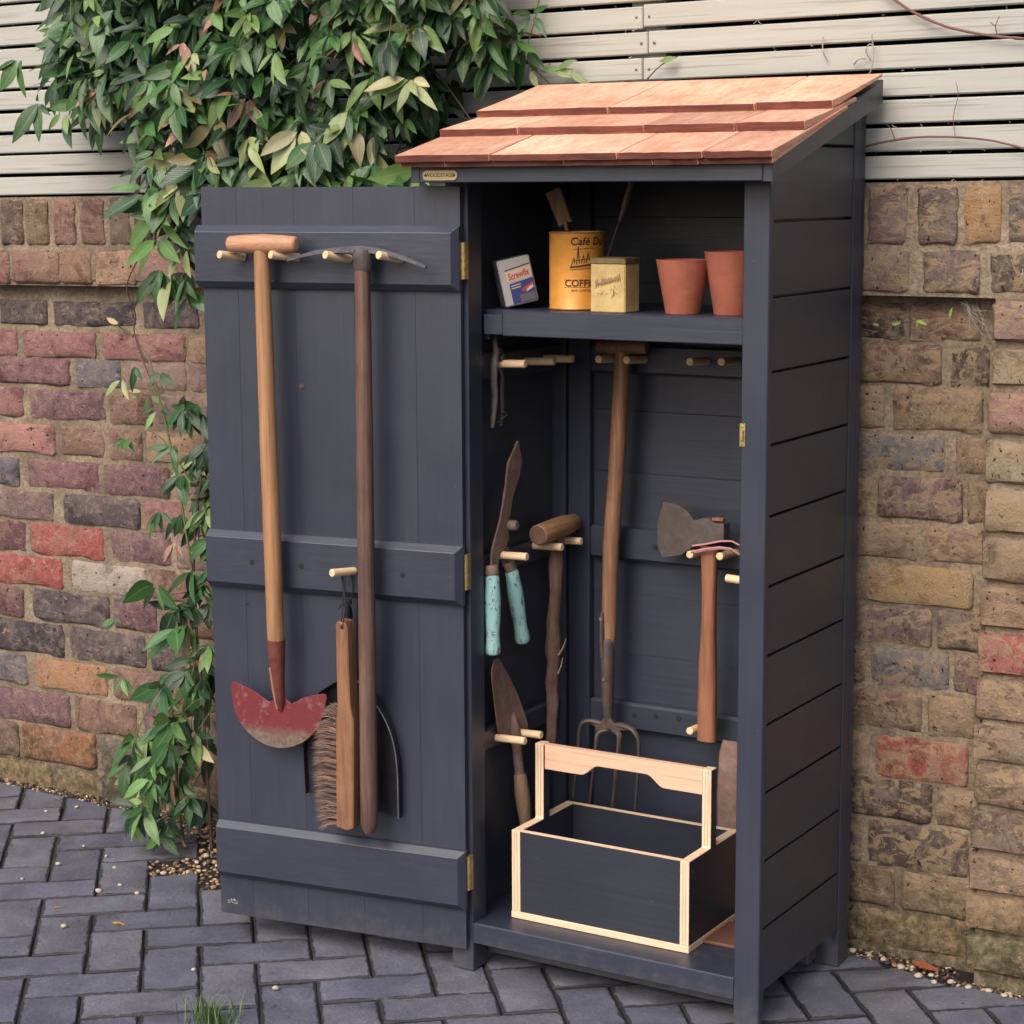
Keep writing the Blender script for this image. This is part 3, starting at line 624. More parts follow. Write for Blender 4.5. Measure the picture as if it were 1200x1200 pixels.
m = MB(); sbox(m, WX0, .26, .459, .67, -.05, 1.197); sbox(m, WX0, WX1, .4145, .671, 1.1985, 1.391)
m.build('wall_core', MT['mortar'], wall)
PAL_L = [(150, 98, 98), (128, 88, 92), (142, 115, 108), (125, 95, 80), (112, 80, 88), (78, 70, 74), (165, 135, 105), (150, 115, 95)]
PAL_R = [(140, 118, 92), (112, 112, 112), (125, 98, 82), (165, 138, 90), (115, 92, 90), (75, 65, 58)]
def run(row, ref, lo, hi, pal, par):
    bs, z0, z1 = row[:-2], row[-2], row[-1]
    for a, b, c in bs: lay(wall, a, b, z0 + SL * ((a + b) / 2 - ref), z1 + SL * ((a + b) / 2 - ref), .452, c)
    r = random.Random(int(z0 * 1e4)); k = par
    x = bs[-1][1] + .014
    while x < hi - .06:
        L = (.212, .104)[k % 2] * r.uniform(.96, 1.05); L = min(L, hi - x); xm = x + L / 2
        lay(wall, x, x + L, z0 + SL * (xm - ref), z1 + SL * (xm - ref), .452, r.choice(pal), r=r); x += L + .013; k += 1
    x = bs[0][0] - .014; k = par
    while x > lo + .06:
        L = (.212, .104)[k % 2] * r.uniform(.96, 1.05); L = min(L, x - lo); xm = x - L / 2
        lay(wall, x - L, x, z0 + SL * (xm - ref), z1 + SL * (xm - ref), .452, r.choice(pal), r=r); x -= L + .013; k += 1
ROWS_L.append([[-2.2, -2.0, [150, 125, 85]], [-1.985, -1.86, [140, 118, 85]], [-1.845, -1.66, [70, 72, 58]], [-1.645, -1.47, [90, 86, 70]], -.02, .055])
for n_, row in enumerate(ROWS_L): run(row, -1.95, -2.62, -.93, PAL_L, n_)
for n_, row in enumerate(ROWS_R): run(row, .07, -.36, .222, PAL_R, n_)
def coping(lst, z0, z1, L0, cls, pal, sd):
    r = random.Random(sd); hit = [(a, b) for a, b, c in lst]
    for a, b, c in lst: lay(wall, a, b, z0 + SL * (a + b) / 2, z1 + SL * (a + b) / 2, .408, c, cls, r, .003)
    x = -2.75
    while x < 1.3:
        L = L0 * r.uniform(.94, 1.06); g = .012
        nxt = [a for a, b in hit if a < x + L + g and b > x - .004]
        if nxt:
            nb = [b for a, b in hit if a < x + L + g and b > x - .004]
            gap = min(nxt) - x
            if gap > .045: lay(wall, x, min(nxt) - .012, z0 + SL * x, z1 + SL * x, .408, r.choice(pal), cls, r, .003)
            x = max(nb) + .012; continue
        if not (-1.30 < x < -.30): lay(wall, x, x + L, z0 + SL * (x + L / 2), z1 + SL * (x + L / 2), .408, r.choice(pal), cls, r, .003)
        x += L + g
coping([tuple(q) for q in SOL], 1.288, 1.386, .067, 'v', [(110, 88, 78), (125, 100, 88), (95, 80, 74), (135, 105, 85), (120, 95, 95)], 3)
coping([tuple(q) for q in COR], 1.205, 1.276, .13, 'h', [(140, 105, 90), (120, 98, 88), (150, 118, 98), (110, 92, 85)], 4)
pier = thing('brick_pier', 'buff and red brick pier projecting from the wall at the right edge', 'pier', (.45, .44, 0))
m = MB(); face_grid(m, .236, 1.1, -.03, 1.198, .3945, .005)
m.build('mortar', MT['mortar'], pier, smooth=True, recalc=False)
m = MB(); sbox(m, .240, 1.1, .400, .4725, -.05, 1.1975); m.build('pier_core', MT['mortar'], pier)
for k, (z0, z1, c) in enumerate(PIER):
    r = random.Random(k + 5); x = .2320 - .0135 * (1.13 - z0) / 1.13 + r.uniform(-.004, .004)
    while x < 1.0:
        L = (.215 if (k % 2) ^ (x < .25) else .17) * r.uniform(.97, 1.03)
        lay(pier, x, x + L, z0, z1, .388, c if x < .3 else r.choice(PAL_R), 'p', r, .006); x += L + .012

# ------------------------------------------------------------ slatted fence on the wall
fence = thing('slatted_fence', 'pale grey painted fence of narrow horizontal slats standing on the brick wall', 'fence', (-.8, .43, 1.39))
rs = math.atan(SL)
def slat_mesh(L, H=.0393, T=.018):
    m = MB().box(-L / 2, L / 2, 0, T, 0, H); return m.mesh('slat', MT['fence'], bev=.002)
SM = {}
fpos = root_loc(fence)
for k in range(17):
    zb = 1.3975 + k * .0463
    cut = [-.44, .62][k % 2] if k % 4 != 1 else -.43
    for a, b in ((-2.9, cut), (cut + .0015, 1.35)):
        L = round(b - a, 3)
        if L not in SM: SM[L] = slat_mesh(L)
        o = link('slat', SM[L], fence); xm = (a + b) / 2
        o.location = Vector((xm, .416 + rnd.uniform(-.001, .0015), zb + SL * xm + rnd.uniform(-.0012, .0012))) - fpos; o.rotation_euler = (0, -rs + rnd.uniform(-.0008, .0008), 0)
    for sx in ((cut - .012, cut + .014) if k % 4 in (1, 3) or cut < 0 else ()):
        m = MB().lathe([(.0026, 0), (.0026, .001), (.0012, .0016)], (sx, .4165, zb + .019 + SL * sx), (0, -1, 0), 10)
        m.build('screw', MT['screw'], fence, smooth=True)
for x in (-2.45, -1.6, -.437, .7):
    box('post', x - .035, x + .035, .4358, .50, 1.394 + SL * x, 2.2, MT['fence'], fence)
MB().box(-2.9, 1.35, .515, .53, 1.37, 2.22).build('added_gap_sheet', MT['gap_dark'], fence)  # invented dark sheet, added behind the slats so their gaps look black
m = MB(); r = random.Random(5)
for _ in range(170):                                # fluff, webs and scraps caught in the gaps
    k = r.randrange(10); x = r.uniform(-.7, .4) if r.random() < .8 else r.uniform(-2.1, -1.5); z = 1.3975 + k * .0463 - .004 + SL * x
    y = r.uniform(.4155, .43); a = r.uniform(.003, .010); t = r.uniform(.0004, .0014)
    p = Vector((x, y, z + r.uniform(-.004, .004))); q = p + Vector((a * r.uniform(-1, 1), r.uniform(-.003, .003), a * r.uniform(-.8, .8)))
    m.tube([p, (p + q) / 2 + Vector((0, -.001, r.uniform(-.003, .003))), q], t, 4)
tag(m.build('caught_fluff', MT['web'], fence), kind='stuff')

# ------------------------------------------------------------ the tool cupboard
HX, HY, DA = -.555, -.012, .1399                 # door hinge line and opening beyond straight
cu = Vector((-math.cos(DA), -math.sin(DA), 0)); nw = Vector((math.sin(DA), -math.cos(DA), 0))
if nw.y > 0: nw = -nw
def dw(u, z, w=0.0): return Vector((HX, HY, 0)) + cu * u + nw * w + Vector((0, 0, z))
cab = thing('tool_cupboard', 'tall dark blue-grey painted timber tool cupboard with cedar shingle roof and open door', 'cupboard', (-.3, .19, 0))
PV, PX, PY = MT['paint_v'], MT['paint_x'], MT['paint_y']
b_ = lambda n, *a, mat=PX, par=cab, bev=.0015: box(n, *a, mat, par, bev)
b_('post', -.045, .0, 0, .0168, 0, 1.417, mat=PV); b_('post', -.045, -.0155, .0172, .045, 0, 1.417, mat=PV)
b_('post', -.60, -.555, .0, .045, 0, 1.417, mat=PV)
b_('post', -.045, .0, .346, .376, 0, 1.525, mat=PV); b_('post', -.0445, -.0012, .3795, .3995, 0, 1.528, mat=PV)
b_('post', -.60, -.555, .335, .3995, 0, 1.528, mat=PV)
roofz = lambda y: 1.400 + (y + .07) * .2983       # underside of the roof deck
gz = [.0665, .177, .293, .409, .523, .638, .752, .866, .981, 1.097, 1.215, 1.333, 1.452]
def side_board(x0, x1, z0, z1):
    y0, y1 = .0176, .3448
    def top(y): return min(z1 - .0022, roofz(y) - .004)
    m = MB(); z0 += .0022
    P = [(x0, y0, z0), (x1, y0, z0), (x1, y1, z0), (x0, y1, z0)]
    if top(y0) < z0 + .004:
        ys = (z0 + .008 - 1.400) / .2983 - .07
        y0 = ys; P = [(x0, y0, z0), (x1, y0, z0), (x1, y1, z0), (x0, y1, z0)]
    prof = [(y0, z0), (y1, z0), (y1, top(y1))]
    ym = (z1 - .0022 + .004 - 1.400) / .2983 - .07                  # where the flat top meets the roof slope
    if y0 + .002 < ym < y1 - .002: prof.append((ym, z1 - .0022))
    prof.append((y0, top(y0)))
    m.prism(prof, lambda a, b, t: (t, a, b), x0, x1)
    return m.build('side_board', PY, cab, bev=.0012)
for a, b in zip(gz, gz[1:] + [1.56]):
    side_board(-.0145, -.0018, a, b); side_board(-.598, -.586, a, b)
    side = None
b_('side_lining', -.0185, -.0150, .0176, .3448, .075, 1.40, mat=PY); b_('side_lining', -.5855, -.582, .046, .334, .075, 1.40, mat=PY)
for a, b in zip(gz, gz[1:-1] + [1.50]): b_('back_board', -.554, -.046, .362, .374, a + .0001, b - .0001, mat=PX, bev=.0007)
b_('back_frame', -.5535, -.508, .343, .3615, .09, 1.45, mat=PV); b_('back_frame', -.092, -.0465, .343, .3615, .09, 1.45, mat=PV)
b_('floor_board', -.583, -.0455, .0025, .36, .062, .0894, mat=PX); b_('plinth', -.5545, -.0455, .0, .0022, .0533, .0890, mat=PX, bev=.0004)
b_('floor_bearer', -.583, -.03, .05, .09, .02, .0618, mat=PX); b_('floor_bearer', -.583, -.03, .28, .32, .02, .0618, mat=PX)
b_('shelf', -.5815, -.0190, .068, .36, 1.166, 1.1790, mat=PX); b_('shelf_edge', -.516, -.046, .048, .0675, 1.1355, 1.1785, mat=PX)
b_('shelf_bearer', -.5815, -.556, .068, .334, 1.126, 1.1655, mat=PY); b_('shelf_bearer', -.5545, -.5165, .0485, .067, 1.137, 1.172, mat=PX)
for z0, z1 in ((1.055, 1.102), (.7055, .7445), (.388, .430)):
    m = MB().box(-.5815, -.5652, .0455, .3345, z0, z1); m.build('side_rail', PY, cab, bev=.004)
    MB().box(-.0345, -.0187, .0455, .3455, z0, z1).build('side_rail', PY, cab, bev=.004)
for z0, z1 in ((1.05, 1.105), (.705, .765), (.383, .435)):
    MB().box(-.5075, -.0925, .340, .3615, z0, z1).build('back_rail', PX, cab, bev=.005)
def hole(p, d, r=.0055, par=cab, nm='peg_hole'):
    m = MB().lathe([(r, 0), (r * .97, .0004), (r * .8, .0006)], p, d, 16); return m.build(nm, MT['cord'], par, smooth=True)
for x, z in ((-.365, .418), (-.318, .419), (-.41, .414), (-.368, .735), (-.30, 1.078)): hole((x, .3396, z), (0, -1, 0))
for y, z in ((.29, .412), (.20, .409), (.18, .725)): hole((-.5648, y, z), (1, 0, 0))
def peg(p0, p1, mat, par, r=.0070):
    p0, p1 = Vector(p0), Vector(p1); d = (p1 - p0); L = d.length
    return MB().lathe([(r, 0), (r, L - .0012), (r - .0012, L)], p0, d, 16).build('peg', mat, par, smooth=True)
PEGS_L[4] = [.2365, .7358, .2365, .7392]
for y0, z0, y1, z1 in PEGS_L: peg((-.5655, (y0 + y1) / 2, (z0 + z1) / 2), (-.505, (y0 + y1) / 2, (z0 + z1) / 2 + .002), MT['peg'], cab)
for x, z in BACKP: peg((x, .342, z - .004), (x, .270, z), MT['pegy'], cab)
peg((-.034, .12, .734), (-.1230, .12, .7385), MT['peg'], cab)
# latch keep on the right post
k = MB(); k.box(-.0465, -.0365, -.0022, -.0003, .979, 1.016); k.box(-.044, -.039, -.0065, -.0022, .989, 1.006); k.lathe([(.0022, 0), (.0018, .0012)], (-.0415, -.0022, .9835), (0, -1, 0), 10); k.lathe([(.0022, 0), (.0018, .0012)], (-.0415, -.0022, 1.0115), (0, -1, 0), 10)
k.build('latch_keep', MT['brass'], cab, bev=.0006)
# roof: fascia, bargeboards, deck, shingles
roof = bpy.data.objects.new('roof', None); COL.objects.link(roof); roof.parent = cab; roof.location = Vector((-.3, .17, 1.45)) - cab.location
b_('fascia', -.6120, .0126, -.0588, -.041, 1.3955, 1.4235, par=roof)
def barge(x0, x1):
    fn = lambda a, b, t: (t, a, b)
    MB().prism([(-.0590, 1.3950), (.394, 1.5240), (.394, 1.5640), (-.0590, 1.4262)], fn, x0, x1, .0015).build('bargeboard', PY, roof)
barge(.0128, .0296); barge(-.6290, -.6122)
fn = lambda a, b, t: (t, a, b)
MB().prism([(-.0405, 1.4105), (.392, 1.5395), (.392, 1.5515), (-.0405, 1.4225)], fn, -.6118, .0124).build('roof_deck', PX, roof)
SLP = .2983; TH = math.atan(SLP)
def shingle(x0, x1, y0, run_, lift, thick, seed, nm='shingle'):
    """tapered cedar shingle: butt at y0, sloping up and back"""
    r = random.Random(seed); m = MB(); ca, sa = math.cos(TH), math.sin(TH)
    N = 6; o = 0
    butt = [r.uniform(-.0018, .0018) for _ in range(N + 1)]; th = thick * r.uniform(.92, 1.08)
    for i in range(N + 1):
        x = x0 + (x1 - x0) * i / N
        for s_, t_ in ((0, 0), (0, th + r.uniform(-.0004, .0004)), (run_ * .5, th * .62), (run_, .0055), (run_, 0)):
            s2 = s_ + (butt[i] if s_ == 0 else 0)
            l = lift * (1 - s_ / run_ * (.35 if y0 > .1 else .85))
            y = y0 + ca * s2 - sa * (l + t_); z = 1.4262 + (y0 + .059) * SLP + sa * s2 + ca * (l + t_)
            m.v.append(Vector((x, y, z)))
    for i in range(N):
        a = i * 5
        for q in range(5): m.f.append([a + q, a + (q + 1) % 5, a + 5 + (q + 1) % 5, a + 5 + q])
    m.f.append([0, 1, 2, 3, 4]); m.f.append([N * 5 + q for q in (4, 3, 2, 1, 0)])
    ob = m.build(nm, [MT['cedar'], MT['cedar_end']], roof, bev=.0007)
    for p in ob.data.polygons:
        if p.normal.y < -.8: p.material_index = 1
    return ob
def course(xs, y0, run_, lift, thick, sd):
    for i, (a, b) in enumerate(zip(xs, xs[1:])): shingle(a + .0013, b - .0013, y0 + random.Random(sd + i).uniform(-.002, .002), run_, lift, thick, sd + i * 7)
course([-.638, -.547, -.323, -.163, -.085, .037], -.076, .30, .000, .0105, 11)
course([-.641, -.455, -.222, -.075, .0400], -.082, .31, .0112, .0112, 31)
course([-.638, -.482, -.245, -.083, .0360], .052, .22, .0150, .0125, 51)
course([-.636, -.372, -.10, .0350], .168, .224, .0165, .0120, 71)
# nameplate
npz, npx = 1.4075, -.570
pl = MB(); poly = []
for cx_, s_ in ((.0262, 1), (-.0262, -1)):
    for q in range(9):
        t = -PI / 2 + PI * q / 8; poly.append((npx + cx_ + s_ * .0085 * math.cos(t), npz + s_ * .0085 * math.sin(t)))
pl.prism(poly, lambda a, b, t: (a, t, b), -.0612, -.0589, .0006)
plate = pl.build('nameplate', MT['plate'], cab)
vs, fs = text_mesh('WOODSTAGE', .0088, bold=.00015)
m = MB(); m.add([(npx + v.x * 1.0, -.0615 - v.z, npz + v.y) for v in vs], fs); m.build('lettering', MT['ink'], plate, recalc=False)
m = MB(); m.lathe([(.0022, 0), (.0014, .0008)], (npx - .0285, -.0612, npz), (0, -1, 0), 10); m.lathe([(.0022, 0), (.0014, .0008)], (npx + .0285, -.0612, npz), (0, -1, 0), 10); m.build('plate_pins', MT['ink'], plate)

# door (a part of the cupboard), its boards, ledges, pegs and hinges
door = bpy.data.objects.new('door', None); COL.objects.link(door); door.parent = cab; door.location = Vector((HX, HY, .04)) - cab.location; door.rotation_euler = (0, 0, 0)
fd = lambda a, b, t: dw(a, b, t)
for i, (a, b) in enumerate(((.0065, .0920), (.0920, .2090), (.2090, .3255), (.3255, .4405), (.4405, .512))):
    MB().prism([(a + .0001, .0440 + rnd.uniform(-.0006, .0006)), (b - .0001, .0440), (b - .0001, 1.3895 + rnd.uniform(-.0008, .0008)), (a + .0001, 1.3895)], fd, -.0112, -.0002, .00028).build('door_board', PV, door)
def ledge(z0, z1, u0, u1, c=.0115, t=.0195):
    m = MB(); P = []
    for (u, z) in ((u0, z0), (u1, z0), (u1, z1), (u0, z1)): P.append(dw(u, z, 0.0001))
    for (u, z) in ((u0, z0), (u1, z0), (u1, z1), (u0, z1)): P.append(dw(u, z, t * .45))
    for (u, z) in ((u0 + c, z0 + c), (u1, z0 + c), (u1, z1 - c), (u0 + c, z1 - c)): P.append(dw(u, z, t))
    fs = [(0, 3, 2, 1), (8, 9, 10, 11)]
    for q in (0, 4):
        for i in range(4): fs.append((q + i, q + (i + 1) % 4, q + 4 + (i + 1) % 4, q + 4 + i))
    m.add(P, fs); return m.build('door_ledge', MT['paint_x'], door, bev=.0005)
ledge(1.2135, 1.3235, .0045, .5165); ledge(.6705, .7765, .0025, .5105); ledge(.1195, .2285, .0025, .507)
def dpeg(u, z, u2, z2, L=.05): return peg(dw(u, z, .019), dw(u2, z2, .019 + L), MT['pegy'], door, .0072)
dpeg(.4165, 1.2675, .4365, 1.274); dpeg(.3065, 1.2685, .335, 1.2745); dpeg(.206, 1.2665, .2285, 1.2755); dpeg(.108, 1.2675, .127, 1.276)
dpeg(.2085, .7205, .227, .7245)
for u, z in ((.415, .722), (.314, .722), (.113, .7205)): hole(dw(u, z, .0196), nw, .0052, door)
hole(dw(.439, .640, .0), nw, .003, door, 'knot'); 
m = MB()
for q in range(9):
    t = 2 * PI * q / 9; 
m.prism([(.317 + .006 * math.cos(2 * PI * q / 9) * rnd.uniform(.7, 1.2), 1.042 + .005 * math.sin(2 * PI * q / 9) * rnd.uniform(.6, 1.2)) for q in range(9)], fd, .0001, .0009).build('knot', MT['iron'], door)
for zc in (1.265, .729, .186):
    m = MB()
    for dz in (-.0225, -.0075, .0075, .0225): m.lathe([(.0035, -.0068), (.0035, .0068)], dw(.0005, zc + dz, -.0005), (0, 0, 1), 12)
    m.box(HX - .0085, HX + .0016, -.0150, -.0002, zc - .031, zc + .031)
    h = m.build('hinge', MT['brass'], door, smooth=True)
    m = MB()
    for dz in (-.022, 0, .022): m.lathe([(.0012, 0), (.0009, .0008)], (HX - .0035, -.0150, zc + dz), (0, -1, 0), 8)
    m.build('hinge_screws', MT['screw'], h)
# little pale print at the foot of the door
m = MB(); r = random.Random(4)
for _ in range(16):
    u = .487 + r.uniform(-.012, .012); z = .0665 + r.uniform(-.003, .003); h_ = r.uniform(.001, .006) if abs(u - .487) < .006 else .0014
    P = [dw(u, z, .0002), dw(u - .0022, z, .0002), dw(u - .0022, z + h_, .0002), dw(u, z + h_, .0002)]
    m.add(P, [(0, 1, 2, 3)])
m.build('faded_print', MT['web'], door, recalc=False)
# light scuffs where paint has rubbed on the ledge tops

# ------------------------------------------------------------ tools hung on the door
def spindle(m, p0, p1, prof, n=20, jit=0):
    """prof: (t along, radius)"""
    p0, p1 = Vector(p0), Vector(p1)
    m.tube([p0.lerp(p1, t) for t, r in prof], [r for t, r in prof], n, jitter=jit)
    return m
ed = thing('lawn_edger', 'half-moon lawn edger with worn red blade and pale wooden T grip hanging on the door', 'lawn edger', dw(.36, .385, .045))
m = MB(); spindle(m, dw(.4265, 1.2925, .053), dw(.2905, 1.2925, .053), [(0, .0085), (.008, .0115), (.03, .0135), (.2, .0155), (.5, .0172), (.8, .0155), (.97, .0135), (.992, .0115), (1, .0085)], 22)
m.build('grip', MT['ash_x'], ed, smooth=True)
m = MB(); spindle(m, dw(.3605, 1.282, .053), dw(.3525, .590, .049), [(0, .0135), (.05, .0142), (.5, .0158), (.97, .0155), (1, .0148)], 20)
m.build('shaft', MT['ash'], ed, smooth=True)
m = MB(); m.tube([dw(.3525, .592, .049), dw(.3528, .575, .048), dw(.3520, .52, .045), dw(.3515, .475, .041), dw(.3512, .458, .038)], [.0168, .0160, .0118, .0088, .004], 18)
m.build('socket', MT['socket'], ed, smooth=True)
m = MB(); m.tube([dw(.3625, .540, .055), dw(.359, .50, .050), dw(.3565, .462, .043)], [.0022, .0035, .0022], 8); m.build('tongue', MT['ash'], ed, smooth=True)
def refine(P, n=3):
    """Catmull-Rom through a closed outline"""
    out = []; N = len(P)
    for i in range(N):
        a, b, c, d = (Vector(P[(i + k) % N]) for k in (-1, 0, 1, 2))
        for q in range(n):
            t = q / n; v = .5 * ((2 * b) + (-a + c) * t + (2 * a - 5 * b + 4 * c - d) * t * t + (-a + 3 * b - 3 * c + d) * t ** 3); out.append(tuple(v))
    return out
m = MB(); m.prism(refine(EDGER_BLADE, 2), lambda a, b, t: dw(a, b, t), .0355, .0388, .0008); m.build('blade', MT['red'], ed)

pk = thing('pickaxe', 'long dark-shafted pick with thin curved iron head hooked over two door pegs', 'pick', dw(.17, .25, .045))
m = MB(); spindle(m, dw(.1655, 1.268, .052), dw(.1700, .256, .052), [(0, .0125), (.02, .0135), (.3, .0148), (.6, .0150), (.93, .0158), (.985, .0150), (.993, .0125), (1, .009)], 20, .05)
m.build('shaft', MT['oldwood'], pk, smooth=True)
m = MB(); pts = [dw(u, z - .0006, .046 + .0) for u, z in refine(PICK + PICK[::-1], 1)[:7]]
N = len(PICK); path = []
for i in range(N - 1):
    for q in range(4):
        t = q / 4; a, b, c, d = (Vector(PICK[max(0, min(N - 1, i + k))]) for k in (-1, 0, 1, 2))
        v = .5 * ((2 * b) + (-a + c) * t + (2 * a - 5 * b + 4 * c - d) * t * t + (-a + 3 * b - 3 * c + d) * t ** 3); path.append(v)
path.append(Vector(PICK[-1])); L = len(path)
o = len(m.v)
for i, v in enumerate(path):
    s_ = 1 - abs(i / (L - 1) - .5) * 2; th = .0022 + .0034 * s_; wd = .007 + .013 * s_
    for du, dwid in ((-1, -1), (-1, 1), (1, 1), (1, -1)): m.v.append(dw(v.x, v.y + du * th, .048 + dwid * wd * .6))
for i in range(L - 1):
    for k in range(4): a = o + i * 4 + k; b = o + i * 4 + (k + 1) % 4; m.f.append([a, b, b + 4, a + 4])
m.f.append([o, o + 1, o + 2, o + 3]); m.f.append([o + (L - 1) * 4 + k for k in (3, 2, 1, 0)])
m.build('head', MT['greyiron'], pk, bev=.0006)
m = MB(); m.tube([dw(.165, 1.284, .05), dw(.165, 1.278, .05), dw(.165, 1.252, .05), dw(.165, 1.248, .05)], [.0165, .0182, .0160, .0150], 20); m.build('eye_collar', MT['iron'], pk, smooth=True)

ps = thing('dustpan', 'dark enamel dustpan hanging flat against the door behind the hand brush', 'dustpan', dw(.22, .28, .02))
m = MB(); m.prism(PAN, lambda a, b, t: dw(a, b, t), .0040, .0062); pan = m.build('pan_floor', MT['pan'], ps)
m = MB()
side = [(0.2033, .5277), (.1702, .4905), (.1416, .439), (.1299, .3763), (.1298, .276)]
def wallstrip(path, w0, w1s, th, mat, nm):
    m = MB(); o = 0; n = len(path)
    for i, (u, z) in enumerate(path):
        w1 = w1s[i]
        for d, w_ in ((0, w0), (th, w0), (th, w1), (0, w1)): m.v.append(dw(u + d, z, w_))
    for i in range(n - 1):
        for k in range(4): a = i * 4 + k; b = i * 4 + (k + 1) % 4; m.f.append([a, b, b + 4, a + 4])
    m.f.append([0, 1, 2, 3]); m.f.append([(n - 1) * 4 + k for k in (3, 2, 1, 0)])
    return m.build(nm, mat, ps)
rp = []
for i in range(4):
    for q in range(4):
        t = q / 4; a, b, c, d = (Vector(side[max(0, min(4, i + k))]) for k in (-1, 0, 1, 2))
        rp.append(tuple(.5 * ((2 * b) + (-a + c) * t + (2 * a - 5 * b + 4 * c - d) * t * t + (-a + 3 * b - 3 * c + d) * t ** 3)))
rp.append(side[-1])
wallstrip(rp, .0062, [.030 - .014 * i / 16 for i in range(17)], .0012, MT['pan'], 'pan_side')
wallstrip([(u - .0004, z) for u, z in rp], .0295 - .0, [.0312 - .014 * i / 16 for i in range(17)], .0021, MT['panedge'], 'pan_rim') if False else None
m = MB(); m.tube([dw(u, z, .0305 - .014 * i / 16) for i, (u, z) in enumerate(rp)], .0013, 6); m.build('pan_rim', MT['panedge'], ps, smooth=True)
lside = [(.3169, .3001), (.3180, .4004), (.3064, .4491), (.2793, .4957), (.2461, .5176)]
wallstrip(lside, .0062, [.016, .02, .024, .028, .030], .0012, MT['pan'], 'pan_side')
wallstrip([(.2461, .5176), (.2250, .5240), (.2033, .5277)], .0062, [.030, .030, .030], .0012, MT['pan'], 'pan_side')
m = MB(); m.tube([dw(.2230, .520, .018), dw(.2215, .56, .020), dw(.2205, .64, .020), dw(.2195, .668, .020)], [.009, .0085, .0095, .006], 12, flat=(1, .6)); m.build('pan_handle', MT['pan'], ps, smooth=True)
m = MB(); c_ = dw(.219, .697, .022); pts = [dw(.219 + .010 * math.cos(t), .695 + .030 * math.sin(t), .024) for t in [2 * PI * q / 20 for q in range(21)]]
m.tube(pts, .0011, 6, cap=False); m.build('hanging_loop', MT['cord'], ps, smooth=True)

br = thing('hand_brush', 'wooden hand brush with brown bristles hung by black cord beside the pick shaft', 'brush', dw(.21, .25, .045))
m = MB(); m.prism(refine(BRUSH, 1), lambda a, b, t: dw(a, b, t), .034, .066, .0018); m.build('brush_back', MT['brushwood'], br, smooth=True)
m = MB(); tn = []
def poly_left(z):
    P = BRIST; best = 0
    pts = [(.2482, .4847), (.2749, .4414), (.2794, .3938), (.2774, .3309), (.2736, .2679), (.2622, .2374)]
    for (u0, z0), (u1, z1) in zip(pts, pts[1:]):
        if z1 <= z <= z0: return u0 + (u1 - u0) * (z0 - z) / (z0 - z1)
    return pts[0][0] if z > .48 else pts[-1][0]
r = random.Random(8)
for row in range(19):
    zr = .472 - row * .0112
    for q in range(95):
        w_ = r.uniform(.035, .065); z0 = zr + r.gauss(0, .0015); u0 = .2255 + r.uniform(-.001, .003); tipz = z0 - .003 + r.gauss(0, .0036) + .003 * math.sin(row * 2.3) + (.008 if row < 2 else 0) - (.010 if row > 16 else 0)
        tipu = poly_left(max(.24, min(.484, tipz))) + r.uniform(-.009, .003) 
        a = dw(u0, z0, w_); c = dw(tipu, tipz, w_ + r.gauss(0, .003)); b = a.lerp(c, .5) + Vector((0, 0, .0045 + r.gauss(0, .001)))
        wv = Vector((0, 0, .00052)); o = len(m.v)
        m.v += [a - wv, a + wv, b - wv, b + wv, c]
        m.f += [[o, o + 1, o + 3, o + 2], [o + 2, o + 3, o + 4]]
        cc = r.choice([(92, 72, 66), (124, 98, 88), (72, 56, 54), (150, 122, 108), (104, 82, 74)]); cl = lin(cc); tn += [cl] * 4 + [lin(cc, 1.25)]
ob = tag(m.build('bristles', MT['bristle'], br, recalc=False), kind='stuff'); set_tint(ob.data, tn)
m = MB(); m.tube([dw(.2115, .628, .067), dw(.213, .655, .058), dw(.218, .69, .043), dw(.2235, .7225, .040), dw(.216, .700, .045), dw(.207, .66, .058), dw(.2085, .628, .068)], .0011, 6)
m.tube([dw(.220, .668, .046), dw(.205, .656, .05), dw(.198, .661, .05), dw(.206, .672, .046), dw(.222, .664, .044), dw(.2285, .655, .044)], .0011, 6)
m.lathe([(.0030, 0), (.0024, .0006)], dw(.2105, .627, .0657), nw, 12); m.build('cord_loop', MT['cord'], br, smooth=True)

# ------------------------------------------------------------ tools on the left side rail
fx = lambda X: (lambda a, b, t: (X + t, a, b))
sn = thing('small_snips', 'small dark iron snips with curved top hanging from the upper peg beside the shelf', 'snips', (-.54, .09, .97))
def px_tube(nm, P, X, rad, mat, par, n=10, flat=None, jit=0):
    m = MB(); m.tube([(X, a, b) for a, b in P], rad, n, flat=flat, jitter=jit); return m.build(nm, mat, par, smooth=True)
px_tube('arm', SNIP1, -.556, [.0022, .003, .0036, .0042, .0058, .0062, .0058, .0054, .0048, .0034], MT['iron'], sn, flat=(1.15, .8))
px_tube('arm', SNIP2, -.560, [.0048, .0070, .0052, .0050, .0048, .0046, .0040], MT['iron'], sn, flat=(1.15, .8))
px_tube('spring_hook', SNIPS, -.555, .0013, MT['ironlight'], sn, 6)
m = MB(); m.lathe([(.008, -.011), (.009, -.009), (.009, .009), (.0075, .011)], (-.560, .110, 1.090), (1, 0, 0), 14); m.build('pivot', MT['iron'], sn, smooth=True)

